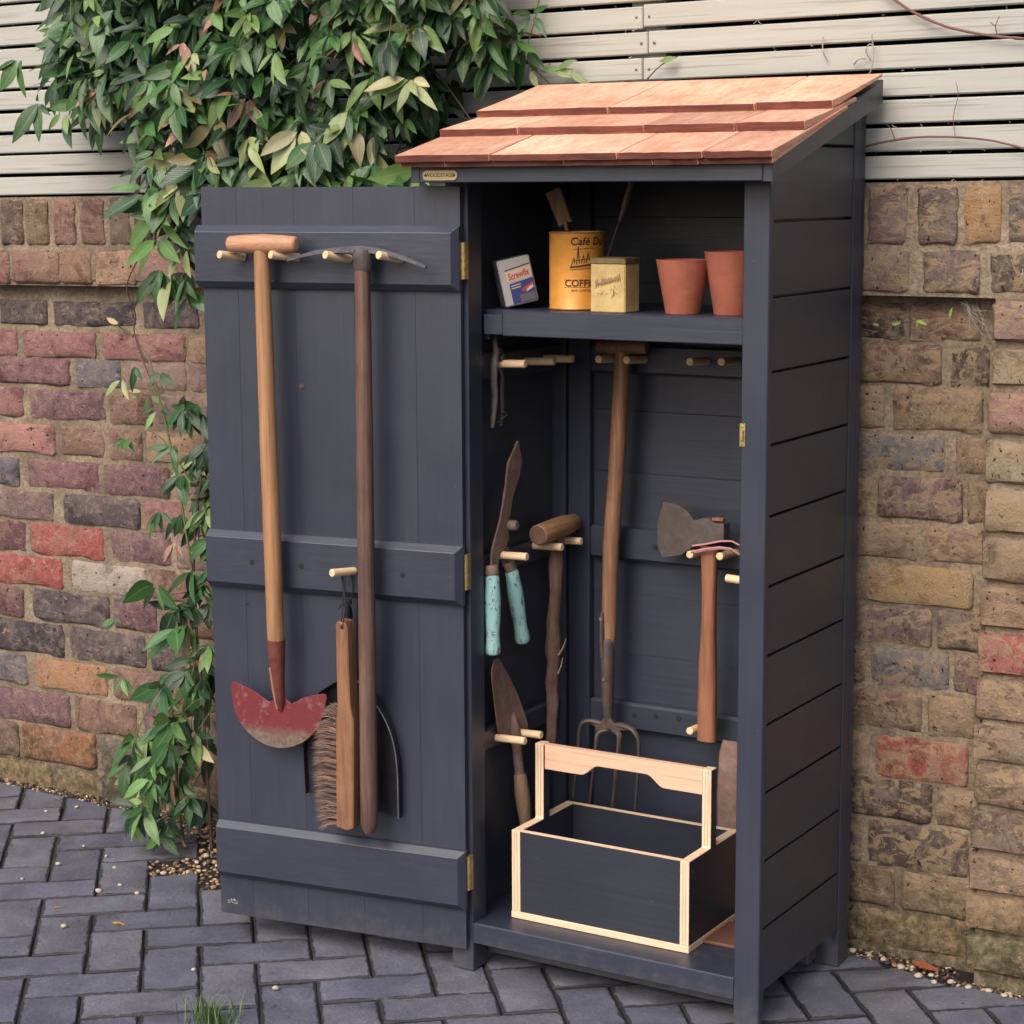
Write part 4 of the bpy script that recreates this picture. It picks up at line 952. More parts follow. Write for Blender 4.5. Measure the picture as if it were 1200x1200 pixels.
sh = thing('garden_shears', 'rusty garden shears with flaking turquoise wooden handles on the middle left peg', 'shears', (-.555, .11, .57))
m = MB(); m.prism(SHEAR_BLADE, fx(0), -.5595, -.5555, .0009); m.build('blade', MT['rust'], sh)
m = MB(); m.prism([(a + .022, b - .004) for a, b in SHEAR_BLADE[:6]] + [(.0700, .762), (.1061, .728), (.0850, .722), (.072, .75), (.110, .79), (.118, .85), (.150, .885)][::-1] if False else TANG2, fx(0), -.5630, -.5600, .0008); m.build('tang', MT['rust'], sh)
m = MB(); m.prism([(.133, .790), (.152, .846), (.1745, .895), (.169, .925), (.144, .895), (.124, .848), (.111, .79)], fx(0), -.5640, -.5605, .0008); m.build('blade', MT['rust'], sh)
m = MB(); m.lathe([(.0085, -.010), (.0095, -.008), (.0095, .009), (.007, .012)], (-.552, .1350, .791), (1, 0, 0), 14); m.build('pivot_nut', MT['rust'], sh, smooth=True)
hp = [(0, .0098), (.03, .0122), (.12, .0126), (.3, .0146), (.5, .0142), (.75, .0118), (.92, .0136), (.975, .0140), (1, .0115)]
m = MB(); spindle(m, (-.549, .0640, .7135), (-.549, .0640, .5700), hp, 18); m.build('handle', MT['turq'], sh, smooth=True)
m = MB(); spindle(m, (-.551, .1320, .712), (-.551, .1710, .5715), hp, 18); m.build('handle', MT['turq'], sh, smooth=True)
m = MB(); spindle(m, (-.552, .0660, .730), (-.549, .0640, .7125), [(0, .0085), (.1, .0120), (.9, .0128), (1, .012)], 16); m.build('ferrule', MT['rust'], sh, smooth=True)
m = MB(); spindle(m, (-.556, .1280, .725), (-.551, .1325, .710), [(0, .0085), (.1, .0115), (.9, .0122), (1, .0115)], 16); m.build('ferrule', MT['rust'], sh, smooth=True)

mt_ = thing('bark_dibber', 'wooden T-headed garden dibber with rough bark shaft resting on two pegs', 'dibber', (-.525, .25, .37))
m = MB(); spindle(m, (-.530, .190, .7665), (-.530, .326, .7710), [(0, .0175), (.02, .0190), (.3, .0198), (.7, .0190), (.98, .0165), (1, .014)], 24, .04); m.build('head', MT['mallet'], mt_, smooth=True, angle=70)
m = MB(); m.lathe([(.0172, 0), (.0166, .0012)], (-.530, .1900, .7665), (0, -1, 0), 24); m.build('cut_end', MT['mallet_end'], mt_, smooth=True)
m = MB(); r = random.Random(3); N = 22
pp = []; rr = []
for i in range(N):
    t = i / (N - 1); pp.append((-.532 + r.gauss(0, .0012), .2630 - .022 * t + .0012 * math.sin(t * 9), .762 - .392 * t)); rr.append(.0125 - .002 * t + .003 * math.exp(-((t - .55) / .05) ** 2) + r.uniform(-.0009, .0009))
m.tube(pp, rr, 14, jitter=.22, seed=4); m.build('shaft', MT['bark'], mt_, smooth=True, angle=80)
m = MB(); m.tube([(-.519, .246, .535), (-.512, .250, .548), (-.508, .256, .566)], [.0022, .0016, .0006], 5); m.tube([(-.519, .243, .50), (-.513, .245, .515), (-.512, .25, .53)], [.002, .0014, .0006], 5); m.build('bark_splinter', MT['trowelwood'], mt_, smooth=True)

tw = thing('hand_trowel', 'rusty pointed hand trowel hanging blade up with wooden grip below, left of the trug', 'trowel', (-.535, .1, .23))
N = len(TROWEL); m = MB(); P = refine(TROWEL, 2); cy_ = sum(p[0] for p in P) / len(P); cz_ = sum(p[1] for p in P) / len(P)
def tro(a, b, t): d = ((a - cy_) / .06) ** 2; return (-.5600 + t + .006 * d, a, b)
o = len(m.v)
for t_ in (0, .0022):
    for s_ in (1, .66, .33):
        for a, b in P: a2 = cy_ + (a - cy_) * s_; b2 = cz_ + (b - cz_) * s_; m.v.append(Vector(tro(a2, b2, t_)))
    m.v.append(Vector(tro(cy_, cz_, t_)))
n = len(P); blk = 3 * n + 1
for q in range(2):
    for s_ in range(2):
        for k in range(n): a = q * blk + s_ * n + k; b = q * blk + s_ * n + (k + 1) % n; m.f.append([a, b, b + n, a + n])
    for k in range(n): m.f.append([q * blk + 2 * n + k, q * blk + 2 * n + (k + 1) % n, q * blk + 3 * n])
for k in range(n): m.f.append([k, (k + 1) % n, blk + (k + 1) % n, blk + k])
m.build('blade', MT['rust'], tw, smooth=True, angle=50)
px_tube('tang', [(.138, .445), (.1425, .42), (.147, .398), (.151, .37), (.1601, .3253)], -.552, [.004, .0085, .0100, .0088, .0092], MT['rust'], tw, 12)
m = MB(); spindle(m, (-.552, .1598, .3275), (-.552, .1875, .195), [(0, .0095), (.04, .0118), (.3, .0142), (.5, .0138), (.75, .0112), (.95, .0124), (1, .009)], 18); m.build('grip', MT['trowelwood'], tw, smooth=True)

# ------------------------------------------------------------ tools on the back rails
fk = thing('garden_fork', 'old four-tined garden fork with brown wooden shaft against the cupboard back', 'garden fork', (-.43, .3, .24))
m = MB(); m.tube([(a, .300, b) for a, b in FORK_SHAFT[:3]] + [(-.4420, .300, .60), (-.4430, .299, .54)], [.0145, .0150, .0150, .0142, .0118], 18); m.build('shaft', MT['forkwood'], fk, smooth=True)
m = MB(); spindle(m, (-.466, .298, 1.1010), (-.366, .298, 1.1045), [(0, .009), (.04, .012), (.5, .0138), (.96, .012), (1, .009)], 16); m.build('grip', MT['forkwood'], fk, smooth=True)
m = MB(); m.tube([(-.4425, .297, .566), (-.4430, .297, .556), (-.4436, .297, .50), (-.4440, .298, .445), (-.4425, .300, .400)], [.0120, .0146, .0146, .0132, .0095], 18, flat=(1, .85)); m.build('socket', MT['iron'], fk, smooth=True)
m = MB(); m.tube([(-.4490, .2865, .616), (-.4494, .2855, .608), (-.4490, .2850, .56), (-.4480, .2870, .53)], [.003, .0062, .0072, .0080], 12, flat=(1, .6)); m.build('strap', MT['iron'], fk, smooth=True)
m = MB(); m.lathe([(.0042, 0), (.0034, .0022)], (-.4492, .2812, .603), (0, -1, 0), 10); m.build('rivet', MT['rust'], fk, smooth=True); m = MB(); m.lathe([(.0036, 0), (.003, .0018)], (-.4440, .2830, .490), (0, -1, 0), 10); m.build('rivet', MT['rust'], fk, smooth=True)
m = MB(); sp_ = [(-.4870, .4060), (-.4700, .4075), (-.4560, .4040), (-.4490, .4150), (-.4370, .4150), (-.4290, .4060), (-.4120, .4090), (-.3960, .4030), (-.3980, .3960), (-.4130, .3950), (-.4200, .3850), (-.4270, .3850), (-.4340, .3930), (-.4480, .3920), (-.4600, .3800), (-.4650, .3820), (-.4680, .3960), (-.4850, .3990)]
m.prism(sp_, lambda a, b, t: (a, t, b), .2905, .3015, .0015); m.build('shoulder', MT['iron'], fk)
for T_ in TINES:
    P = [Vector((a, .300 - .012 * math.sin(min(1, i / 4) * PI), b)) for i, (a, b) in enumerate(T_)]; Q = []
    N = len(P)
    for i in range(N - 1):
        for q in range(5):
            t = q / 5; a, b, c, d = (P[max(0, min(N - 1, i + k))] for k in (-1, 0, 1, 2))
            Q.append(.5 * ((2 * b) + (-a + c) * t + (2 * a - 5 * b + 4 * c - d) * t * t + (-a + 3 * b - 3 * c + d) * t ** 3))
    Q.append(P[-1]); m = MB(); m.tube(Q, [.0072 - .0044 * i / len(Q) for i in range(len(Q))], 8, flat=(1, .8)); m.build('tine', MT['iron'], fk, smooth=True)

ax = thing('hatchet', 'broad grey hatchet with reddish handle hung between two pegs on the back rail', 'hatchet', (-.24, .29, .4))
m = MB(); edge_x = -.3416; N = len(AXE)
def axf(a, b, t):
    k = max(.06, min(1.0, (a - edge_x) / .085)); return (a, .293 + t * k, b)
m.prism(AXE, axf, -.0125, .0125, .0); m.build('head', MT['axe'], ax, bev=.0008)
m = MB(); P = AXEH
def secs():
    out = []
    for t in [i / 14 for i in range(15)]:
        z = .757 + (.400 - .757) * t; l = -.2530 - .0029 * t + .0050 * math.sin(PI * min(1, t * 1.6)) * (t < .7); rgt = -.2212 + .0009 * t - .0026 * math.sin(PI * min(1, t * 1.5)) * (t < .75); out.append(((l + rgt) / 2, (rgt - l) / 2, z))
    return out
o = 0; n = 14; SC = secs()
for cx_, hw, z in SC:
    for k in range(n): t = 2 * PI * k / n; m.v.append(Vector((cx_ + hw * math.copysign(abs(math.cos(t)) ** .7, math.cos(t)), .293 + .0115 * math.copysign(abs(math.sin(t)) ** .7, math.sin(t)), z)))
for i in range(len(SC) - 1):
    for k in range(n): a = i * n + k; b = i * n + (k + 1) % n; m.f.append([a, b, b + n, a + n])
m.f.append(list(range(n))[::-1]); m.f.append([(len(SC) - 1) * n + k for k in range(n)])
m.build('handle', MT['hatchet'], ax, smooth=True, angle=50)
m = MB(); m.box(-.2300, -.2085, .286, .300, .803, .8085); m.build('haft_wedge', MT['hatchet'], ax, bev=.001)
pc = thing('pink_cord', 'faded pink cord looped over the peg beside the hatchet', 'cord', (-.19, .28, .75))
for dz, dy in ((0, 0), (-.010, -.006), (-.014, .003)):
    m = MB(); m.tube([(-.262, .276 + dy, .757 + dz), (-.235, .272 + dy, .763 + dz * .8), (-.205, .272 + dy, .771 + dz), (-.186, .276 + dy, .772 + dz * 1.2), (-.168, .284 + dy, .762 + dz * 1.4), (-.16, .29, .748 + dz)], .0017, 8); m.build('strand', MT['pink'], pc, smooth=True)
sp = thing('spade', 'brown steel spade blade standing in the right corner behind the post', 'spade', (-.14, .2, .09))
m = MB(); q = [(-.2115, .402), (-.2175, .378), (-.2190, .30), (-.2150, .2), (-.210, .093), (-.080, .093), (-.075, .2), (-.074, .378), (-.080, .402)]
m.prism(q, lambda a, b, t: (a, .285 + t + .5 * (a + .145) ** 2 + (b - .09) * .05, b), 0, .0025, .0006); m.build('blade', MT['rust'], sp)
m = MB(); m.tube([(-.125, .300, .37), (-.122, .308, .45), (-.115, .314, .60), (-.085, .318, .95)], [.014, .0155, .0150, .0145], 14); m.build('shaft', MT['forkwood'], sp, smooth=True)
fb = MB().box(-.174, -.050, .118, .225, .0898, .0960).build('flat_board', MT['brown_board'], bev=.0015)
tag(fb, 'thin reddish brown board lying on the cupboard floor beside the trug', 'board')

# ------------------------------------------------------------ plywood trug
tr = thing('garden_trug', 'open plywood tool trug with dark sides, pale edges and a cut-out carrying handle', 'trug', (-.335, .165, .0898))
TX0, TX1, TY0, TY1, TZ0, TZ1 = -.5110, -.1590, .062, .265, .0898, .2520
tb = lambda n, *a, mat, bev=.0008: box(n, *a, mat, tr, bev)
tb('base', TX0 - .001, TX1 + .001, TY0 - .001, TY1 + .001, TZ0, TZ0 + .0125, mat=MT['ply'])
tb('front_panel', TX0 + .0172, TX1 - .0172, TY0 + .0008, TY0 + .0100, TZ0 + .0128, TZ1 - .0002, mat=MT['board_dk'])
tb('back_panel', TX0 + .0172, TX1 - .0172, TY1 - .0100, TY1 - .0008, TZ0 + .0128, TZ1 - .0002, mat=MT['board_dk'])
tb('panel_edge', TX0 + .0172, TX1 - .0172, TY0 + .0006, TY0 + .0102, TZ1, TZ1 + .0012, mat=MT['ply'], bev=0)
tb('panel_edge', TX0 + .0172, TX1 - .0172, TY1 - .0102, TY1 - .0006, TZ1, TZ1 + .0012, mat=MT['ply'], bev=0)
UY0, UY1, UZ = .146, .168, .3925
for a, b, out in ((TX0, TX0 + .017, -1), (TX1 - .017, TX1, 1)):
    prof = [(TY0, TZ0 + .0128), (TY1, TZ0 + .0128), (TY1, TZ1 + .001), (UY1 + .0015, TZ1 + .001), (UY1, TZ1 + .0025), (UY1, UZ), (UY0, UZ), (UY0, TZ1 + .0025), (UY0 - .0015, TZ1 + .001), (TY0, TZ1 + .001)]
    m = MB(); m.prism(prof, lambda p, q, t: (t, p, q), a, b); e = m.build('end_panel', MT['plyz'], tr, bev=.0006)
    for fx_ in (.0055, .0110):
        m = MB().box(a + fx_, a + fx_ + .0007, TY0 - .0002, TY0 + .001, TZ0 + .014, TZ1 - .001).box(a + fx_, a + fx_ + .0007, UY0 - .0002, UY0 + .001, TZ1 + .004, UZ - .002); m.build('ply_layer', MT['trowelwood'], e)
    # dark film faces, inside and out
    for xx0, xx1 in (((a - .0006, a - .0001)), ((b + .0001, b + .0006))):
        ins = [(TY0 + .0012, TZ0 + .0135), (TY1 - .0012, TZ0 + .0135), (TY1 - .0012, TZ1), (UY1 - .001, TZ1), (UY1 - .001, TZ1 + .0035), (UY1 - .001, UZ - .001), (UY0 + .001, UZ - .001), (UY0 + .001, TZ1 + .0035), (UY0 + .001, TZ1), (TY0 + .0012, TZ1)]
        m = MB(); m.prism(ins, lambda p, q, t: (t, p, q), xx0, xx1); m.build('film_face', MT['board_dk'], e)
    for yy_, zz_ in ((TY0 + .014, TZ0 + .03), (TY0 + .014, TZ1 - .02)):
        m = MB(); m.lathe([(.0035, 0), (.003, .0006)], (b + .0007 if out > 0 else a - .0007, yy_, zz_), (out, 0, 0), 10); m.build('screw', MT['screw'], e)
hz1 = UZ - .001; hx0, hx1 = TX0 + .0178, TX1 - .0178
H_ = [(hx0, hz1), (hx0, hz1 - .046)]; 
def cs(x0, z0, x1, z1, n=7): return [(x0 + (x1 - x0) * t, z0 + (z1 - z0) * (3 * t * t - 2 * t ** 3)) for t in [i / n for i in range(n + 1)]]
H_ += cs(-.418, hz1 - .046, -.383, hz1 - .0255) + cs(-.383, hz1 - .0255, -.287, hz1 - .0255, 6)[1:] + cs(-.287, hz1 - .0255, -.252, hz1 - .046)[1:] + [(hx1, hz1 - .046), (hx1, hz1)]
m = MB(); m.prism(H_, lambda a, b, t: (a, t, b), .1490, .1645, .0012); m.build('carrying_handle', MT['peach'], tr)

# ------------------------------------------------------------ things on the shelf
SZ = 1.1793
ct = thing('coffee_tin', 'tall round yellow coffee tin with dark lettering standing on the shelf', 'tin', (-.4205, .138, SZ))
CR, CH = .0475, .1325; c0 = Vector((-.4205, .138, SZ))
m = MB(); m.lathe([(CR - .002, 0), (CR, .001), (CR, .003), (CR - .0006, .004), (CR - .0006, CH - .004), (CR, CH - .003), (CR, CH), (CR - .002, CH), (CR - .0025, .006), (.001, .006)], c0, (0, 0, 1), 48); m.build('can', MT['tin_y'], ct, smooth=True, angle=35)
for z in (.0025, CH - .0015):
    m = MB(); m.tube([c0 + Vector((math.cos(t) * CR, math.sin(t) * CR, z)) for t in [2 * PI * q / 48 for q in range(49)]], .0011, 6, cap=False); m.build('rim', MT['tin_rim'], ct, smooth=True)
cam_az = math.atan2(-2.947 - c0.y, 1.303 - c0.x)
def wrap(vs, z, a0): return [c0 + Vector((math.cos(a0 + v.x / CR) * (CR + .0002), math.sin(a0 + v.x / CR) * (CR + .0002), z + v.y)) for v in vs]
lt = MB()
for txt, size, z, a0, sh_ in (('Café Du', .0185, CH - .016, cam_az + .42, .12), ('COFFEE', .0165, .046, cam_az + .16, 0), ('AND CHICORY', .0055, .034, cam_az + .2, 0)):
    vs, fs = text_mesh(txt, size, sh_, bold=.0003 if size > .01 else 0)
    lt.add(wrap(vs, z, a0), fs)
def strip(m, pts, wd, a0):
    """a drawn line on the tin"""
    for (x0, z0), (x1, z1) in zip(pts, pts[1:]):
        d = Vector((x1 - x0, z1 - z0)); nn = Vector((-d.y, d.x)).normalized() * wd / 2; K = 4
        P = []
        for k in range(K + 1):
            t = k / K; P += [Vector((x0 + d.x * t + nn.x, z0 + d.y * t + nn.y, 0)), Vector((x0 + d.x * t - nn.x, z0 + d.y * t - nn.y, 0))]
        m.add(wrap(P, 0, a0), [(2 * k, 2 * k + 1, 2 * k + 3, 2 * k + 2) for k in range(K)])
A0 = cam_az + .16
for line, wd in (([(-.019, .073), (.024, .0785)], .003), ([(-.017, .0755), (-.012, .090), (-.011, .080)], .0012), ([(-.008, .078), (-.005, .108), (-.003, .080)], .0014), ([(.0, .080), (.004, .094), (.006, .081)], .0012), ([(.009, .081), (.012, .098), (.016, .083)], .0014), ([(-.020, .069), (.02, .0725)], .001), ([(-.013, .084), (.016, .088)], .0011), ([(-.03, .052), (.03, .052)], .0005), ([(-.03, .0395), (.03, .0395)], .0005), ([(-.012, CH - .029), (.022, CH - .027)], .0008)):
    strip(lt, line, wd, A0)
lt.build('lettering', MT['ink'], ct, recalc=False)
def stick(nm, lab, p0, p1, wmat, r0, bm_=None):
    t = thing(nm, lab, 'brush', p0)
    m = MB(); m.tube([p0, Vector(p0).lerp(Vector(p1), .5), p1], [r0, r0 * 1.1, r0 * .9], 10); m.build('handle', wmat, t, smooth=True); return t
b1 = stick('paint_brush', 'old paint brush standing bristles up in the coffee tin, left one', (-.425, .150, SZ + .008), (-.458, .165, SZ + .150), MT['trowelwood'], .0040)
m = MB(); P = [(-.472, SZ + .140), (-.447, SZ + .149), (-.471, SZ + .208), (-.499, SZ + .197)]; m.prism(P, lambda a, b, t: (a, .170 + t, b), -.004, .004, .001); m.build('bristle_head', MT['trowelwood'], b1)
b2 = stick('paint_brush', 'thin dark stick brush leaning up right from the coffee tin', (-.398, .150, SZ + .008), (-.357, .185, SZ + .165), MT['iron'], .0022)
m = MB(); m.tube([(-.360, .182, SZ + .150), (-.352, .187, SZ + .18), (-.343, .190, SZ + .215)], [.004, .009, .0075], 10, flat=(1, .5)); m.build('bristle_head', MT['trowelwood'], b2, smooth=True)
bt = thing('biscuit_tin', 'small square cream tin with faded red print in front of the coffee tin', 'tin', (-.323, .094, SZ))
m = MB().box(-.3565, -.2905, .070, .122, SZ, SZ + .0815); m.build('body', MT['biscuit'], bt, bev=.002)
m = MB().box(-.3575, -.2895, .069, .123, SZ + .0805, SZ + .0915); m.build('lid', MT['lid'], bt, bev=.0018)
m = MB(); r = random.Random(2)
vs, fs = text_mesh('Margot', .0165, .25); ca_, sa_ = math.cos(.22), math.sin(.22)
def sq(m, P, wd):
    for (x0, z0), (x1, z1) in zip(P, P[1:]):
        d = Vector((x1 - x0, z1 - z0)); nn = Vector((-d.y, d.x)).normalized() * wd / 2
        m.add([(-.3235 + a, .0698, SZ + .045 + b) for a, b in ((x0 + nn.x, z0 + nn.y), (x0 - nn.x, z0 - nn.y), (x1 - nn.x, z1 - nn.y), (x1 + nn.x, z1 + nn.y))], [(0, 1, 2, 3)])
for q in range(16):
    x = -.024 + q * .003; z = .006 + x * .25; a = r.uniform(.004, .010)
    sq(m, [(x, z - a * .6), (x + .0016, z + a), (x + .0032, z - a * .4), (x + .0045, z + a * .3)], .0011)
for q in range(9):
    x = r.uniform(-.018, .014); z = r.uniform(-.030, -.006); sq(m, [(x, z), (x + r.uniform(-.006, .006), z + r.uniform(.003, .012)), (x + r.uniform(0, .010), z + .004)], .0009)
m.build('faded_script', MT['biscuit_ink'], bt, recalc=False)
# small tilted printed tin
st = thing('small_printed_tin', 'small white and blue printed tin leaning at the left end of the shelf', 'tin', (-.505, .125, SZ))
st.rotation_euler = (math.radians(-3), math.radians(-12), math.radians(46))
bpy.context.view_layer.update()
def sloc(m): return m
def tb2(nm, x0, x1, y0, y1, z0, z1, mat, bev=.004):
    me = MB().box(x0, x1, y0, y1, z0, z1).mesh(nm, mat, bev=bev); return link(nm, me, st)
st.scale = (1.1, 1.1, 1.08)
st.location = (-.513, .110, SZ + .0070)
tb2('tin_body', -.0265, .0265, .004, .034, 0, .0770, MT['tin_grey'], .003)
tb2('tin_back_rim', -.0275, .0275, .0005, .0035, .0005, .0765, MT['tin_blue'], .001)
tb2('tin_lid', -.027, .027, -.006, .0002, .001, .0760, MT['tin_white'], .0022)
face = -.0062
def flat(nm, P, mat, off=0.0002, par=st):
    m = MB(); m.add([(a, face - off, b) for a, b in P], [list(range(len(P)))]); me = m.mesh(nm, mat, recalc=False); return link(nm, me, par)
flat('blue_panel', [(-.0150, .0035), (.0245, .0035), (.0245, .0400), (-.0150, .0360)], MT['tin_blue'])
flat('red_band', [(-.0180, .0400), (.0245, .0430), (.0245, .0600), (-.0180, .0560)], MT['tin_pale'])
flat('dark_rule', [(-.0180, .0575), (.0245, .0618), (.0245, .0634), (-.0180, .0592)], MT['ink'])
flat('pale_flash', [(.0040, .0200), (.0225, .0270), (.0225, .0330), (.0040, .0250)], MT['tin_red'], .0004)
flat('cream_flash', [(.0100, .0190), (.0225, .0240), (.0225, .0290), (.0120, .0240)], MT['tin_pale'], .0006)
flat('light_square', [(-.002, .0050), (.0225, .0050), (.0225, .0170), (-.002, .0170)], MT['tin_grey'], .0004)
vs, fs = text_mesh('Screwfix', .0118, bold=.0003); m = MB(); m.add([(.0030 + v.x * .85, face - .0005, .0485 + v.y * 1.3 + (v.x) * .09) for v in vs], fs); link('lettering', m.mesh('lettering', MT['tin_red'], recalc=False), st)
for z in (.0315, .0275): flat('fine_print', [(-.0125, z), (.0030, z + .0012), (.0030, z + .0028), (-.0125, z + .0016)], MT['tin_pale'], .0004)
# pots
def pot(lab, x, y, rt, rb, h, sd):
    t = thing('terracotta_pot', lab, 'flower pot', (x, y, SZ), 'terracotta pots on the shelf'); c = Vector((x, y, SZ)); m = MB()
    m.lathe([(rb - .001, 0), (rb, .001), (rb + (rt - rb) * .97, h - .001), (rt, h), (rt - .0045, h), (rt - .005, h - .003), (rb - .004, .006), (.004, .006)], c, (0, 0, 1), 40)
    m.build('pot_wall', MT['terra'], t, smooth=True, angle=40); return t
pot('small plain terracotta pot standing clear to the left on the shelf', -.203, .110, .0455, .0290, .0890, 1)
pot('slightly taller terracotta pot half hidden by the right cupboard post', -.120, .125, .0475, .0305, .1030, 2)

# ------------------------------------------------------------ plants
def leaf_mesh(seed, attr=False):
    """unit-length lance-shaped leaf along +X, face up +Z, folded on the midrib and curling at the tip"""
    r = random.Random(seed); n = 6; wd = r.uniform(.14, .20); fold = r.uniform(.08, .38); curl = r.uniform(.05, .45); tw = r.uniform(-.25, .25)
    vs, fs, uv = [], [], []
    for i in range(n + 1):
        t = i / n; w_ = wd * (math.sin(PI * t ** .88) ** .9 if 0 < t < 1 else 0) * (1.1 - .25 * t)
        z = -curl * t * t * .6; x = t * (1 - curl * t * .12)
        sway = .04 * math.sin(t * 3 + seed); a = tw * t
        for s_ in (-1, 0, 1):
            yy_ = sway + s_ * w_ * math.cos(a); zz_ = z + abs(s_) * w_ * fold + s_ * w_ * math.sin(a)
            vs.append((x, yy_, zz_)); uv.append((t, .5 + .5 * s_))
    for i in range(n):
        for k in (0, 1): a = i * 3 + k; fs.append((a + 3, a + 4, a + 1, a))
    return vs, fs, uv
def leaf_obj_mesh(seed):
    vs, fs, uv = leaf_mesh(seed); me = bpy.data.meshes.new('leaf'); me.from_pydata(vs, [], fs); me.materials.append(MT['leaf'])
    ul = me.uv_layers.new(name='UVMap')
    for l in me.loops: ul.data[l.index].uv = uv[l.vertex_index]
    me.polygons.foreach_set('use_smooth', [True] * len(me.polygons)); me.update(); return me
LM = [leaf_obj_mesh(s) for s in range(12)]; LR = [leaf_mesh(s) for s in range(12)]
def frame(d, up):
    d = d.normalized(); y = up.cross(d)
    if y.length < 1e-4: y = Vector((0, 1, 0)).cross(d)
    y.normalize(); z = d.cross(y); return Matrix((d, y, z)).transposed()
GREENS = [(50, 84, 52), (62, 100, 58), (36, 60, 44), (80, 118, 66), (52, 90, 54), (100, 134, 78), (42, 72, 50), (70, 110, 62), (118, 144, 86), (56, 88, 50)]
PALE = [(146, 156, 110), (158, 162, 120), (136, 150, 104), (168, 160, 126)]
PINKS = [(168, 112, 110), (150, 108, 98), (172, 130, 120), (140, 104, 92)]
BRONZE = [(118, 106, 78), (108, 100, 70), (136, 122, 90)]
def pick_col(r, pp=.02, pb=.02, pl=.06):
    q = r.random()
    if q < pp: return r.choice(PINKS)
    if q < pp + pb: return r.choice(BRONZE)
    if q < pp + pb + pl: return r.choice(PALE)
    return r.choice(GREENS)
def inside(P, x, z):
    c = False; n = len(P)
    for i in range(n):
        x0, z0 = P[i]; x1, z1 = P[(i + 1) % n]
        if (z0 > z) != (z1 > z) and x < (x1 - x0) * (z - z0) / (z1 - z0) + x0: c = not c
    return c
def edge_dist(P, x, z):
    best = 9; n = len(P)
    for i in range(n):
        a = Vector(P[i]); b = Vector(P[(i + 1) % n]); p = Vector((x, z)); t = max(0, min(1, (p - a).dot(b - a) / max(1e-9, (b - a).length_squared))); best = min(best, (p - a.lerp(b, t)).length)
    return best
def sprig(r, p, nl, size, colfn, facing=Vector((0, -1, .35)), droop=.9):
    """leaflets radiating from one point and hanging"""
    out = []
    base = Vector((r.uniform(-1, 1), -.5, -droop)).normalized()
    a0 = r.uniform(0, 2 * PI); c0 = colfn(r)
    for k in range(nl):
        t = a0 + 2 * PI * k / nl + r.uniform(-.4, .4)
        d = Vector((math.cos(t) * .72, -.32 + r.uniform(-.3, .25), math.sin(t) * .5 - droop * r.uniform(.35, 1.3))).normalized()
        up = (facing + Vector((r.gauss(0, .35), r.gauss(0, .25), r.gauss(0, .35)))).normalized()
        L = size * r.uniform(.5, 1.3); cc = c0 if r.random() < .7 else colfn(r)
        out.append((p + d * r.uniform(.002, .012), d, up, L, cc, r.randrange(12), r.uniform(.75, 1.25)))
    return out
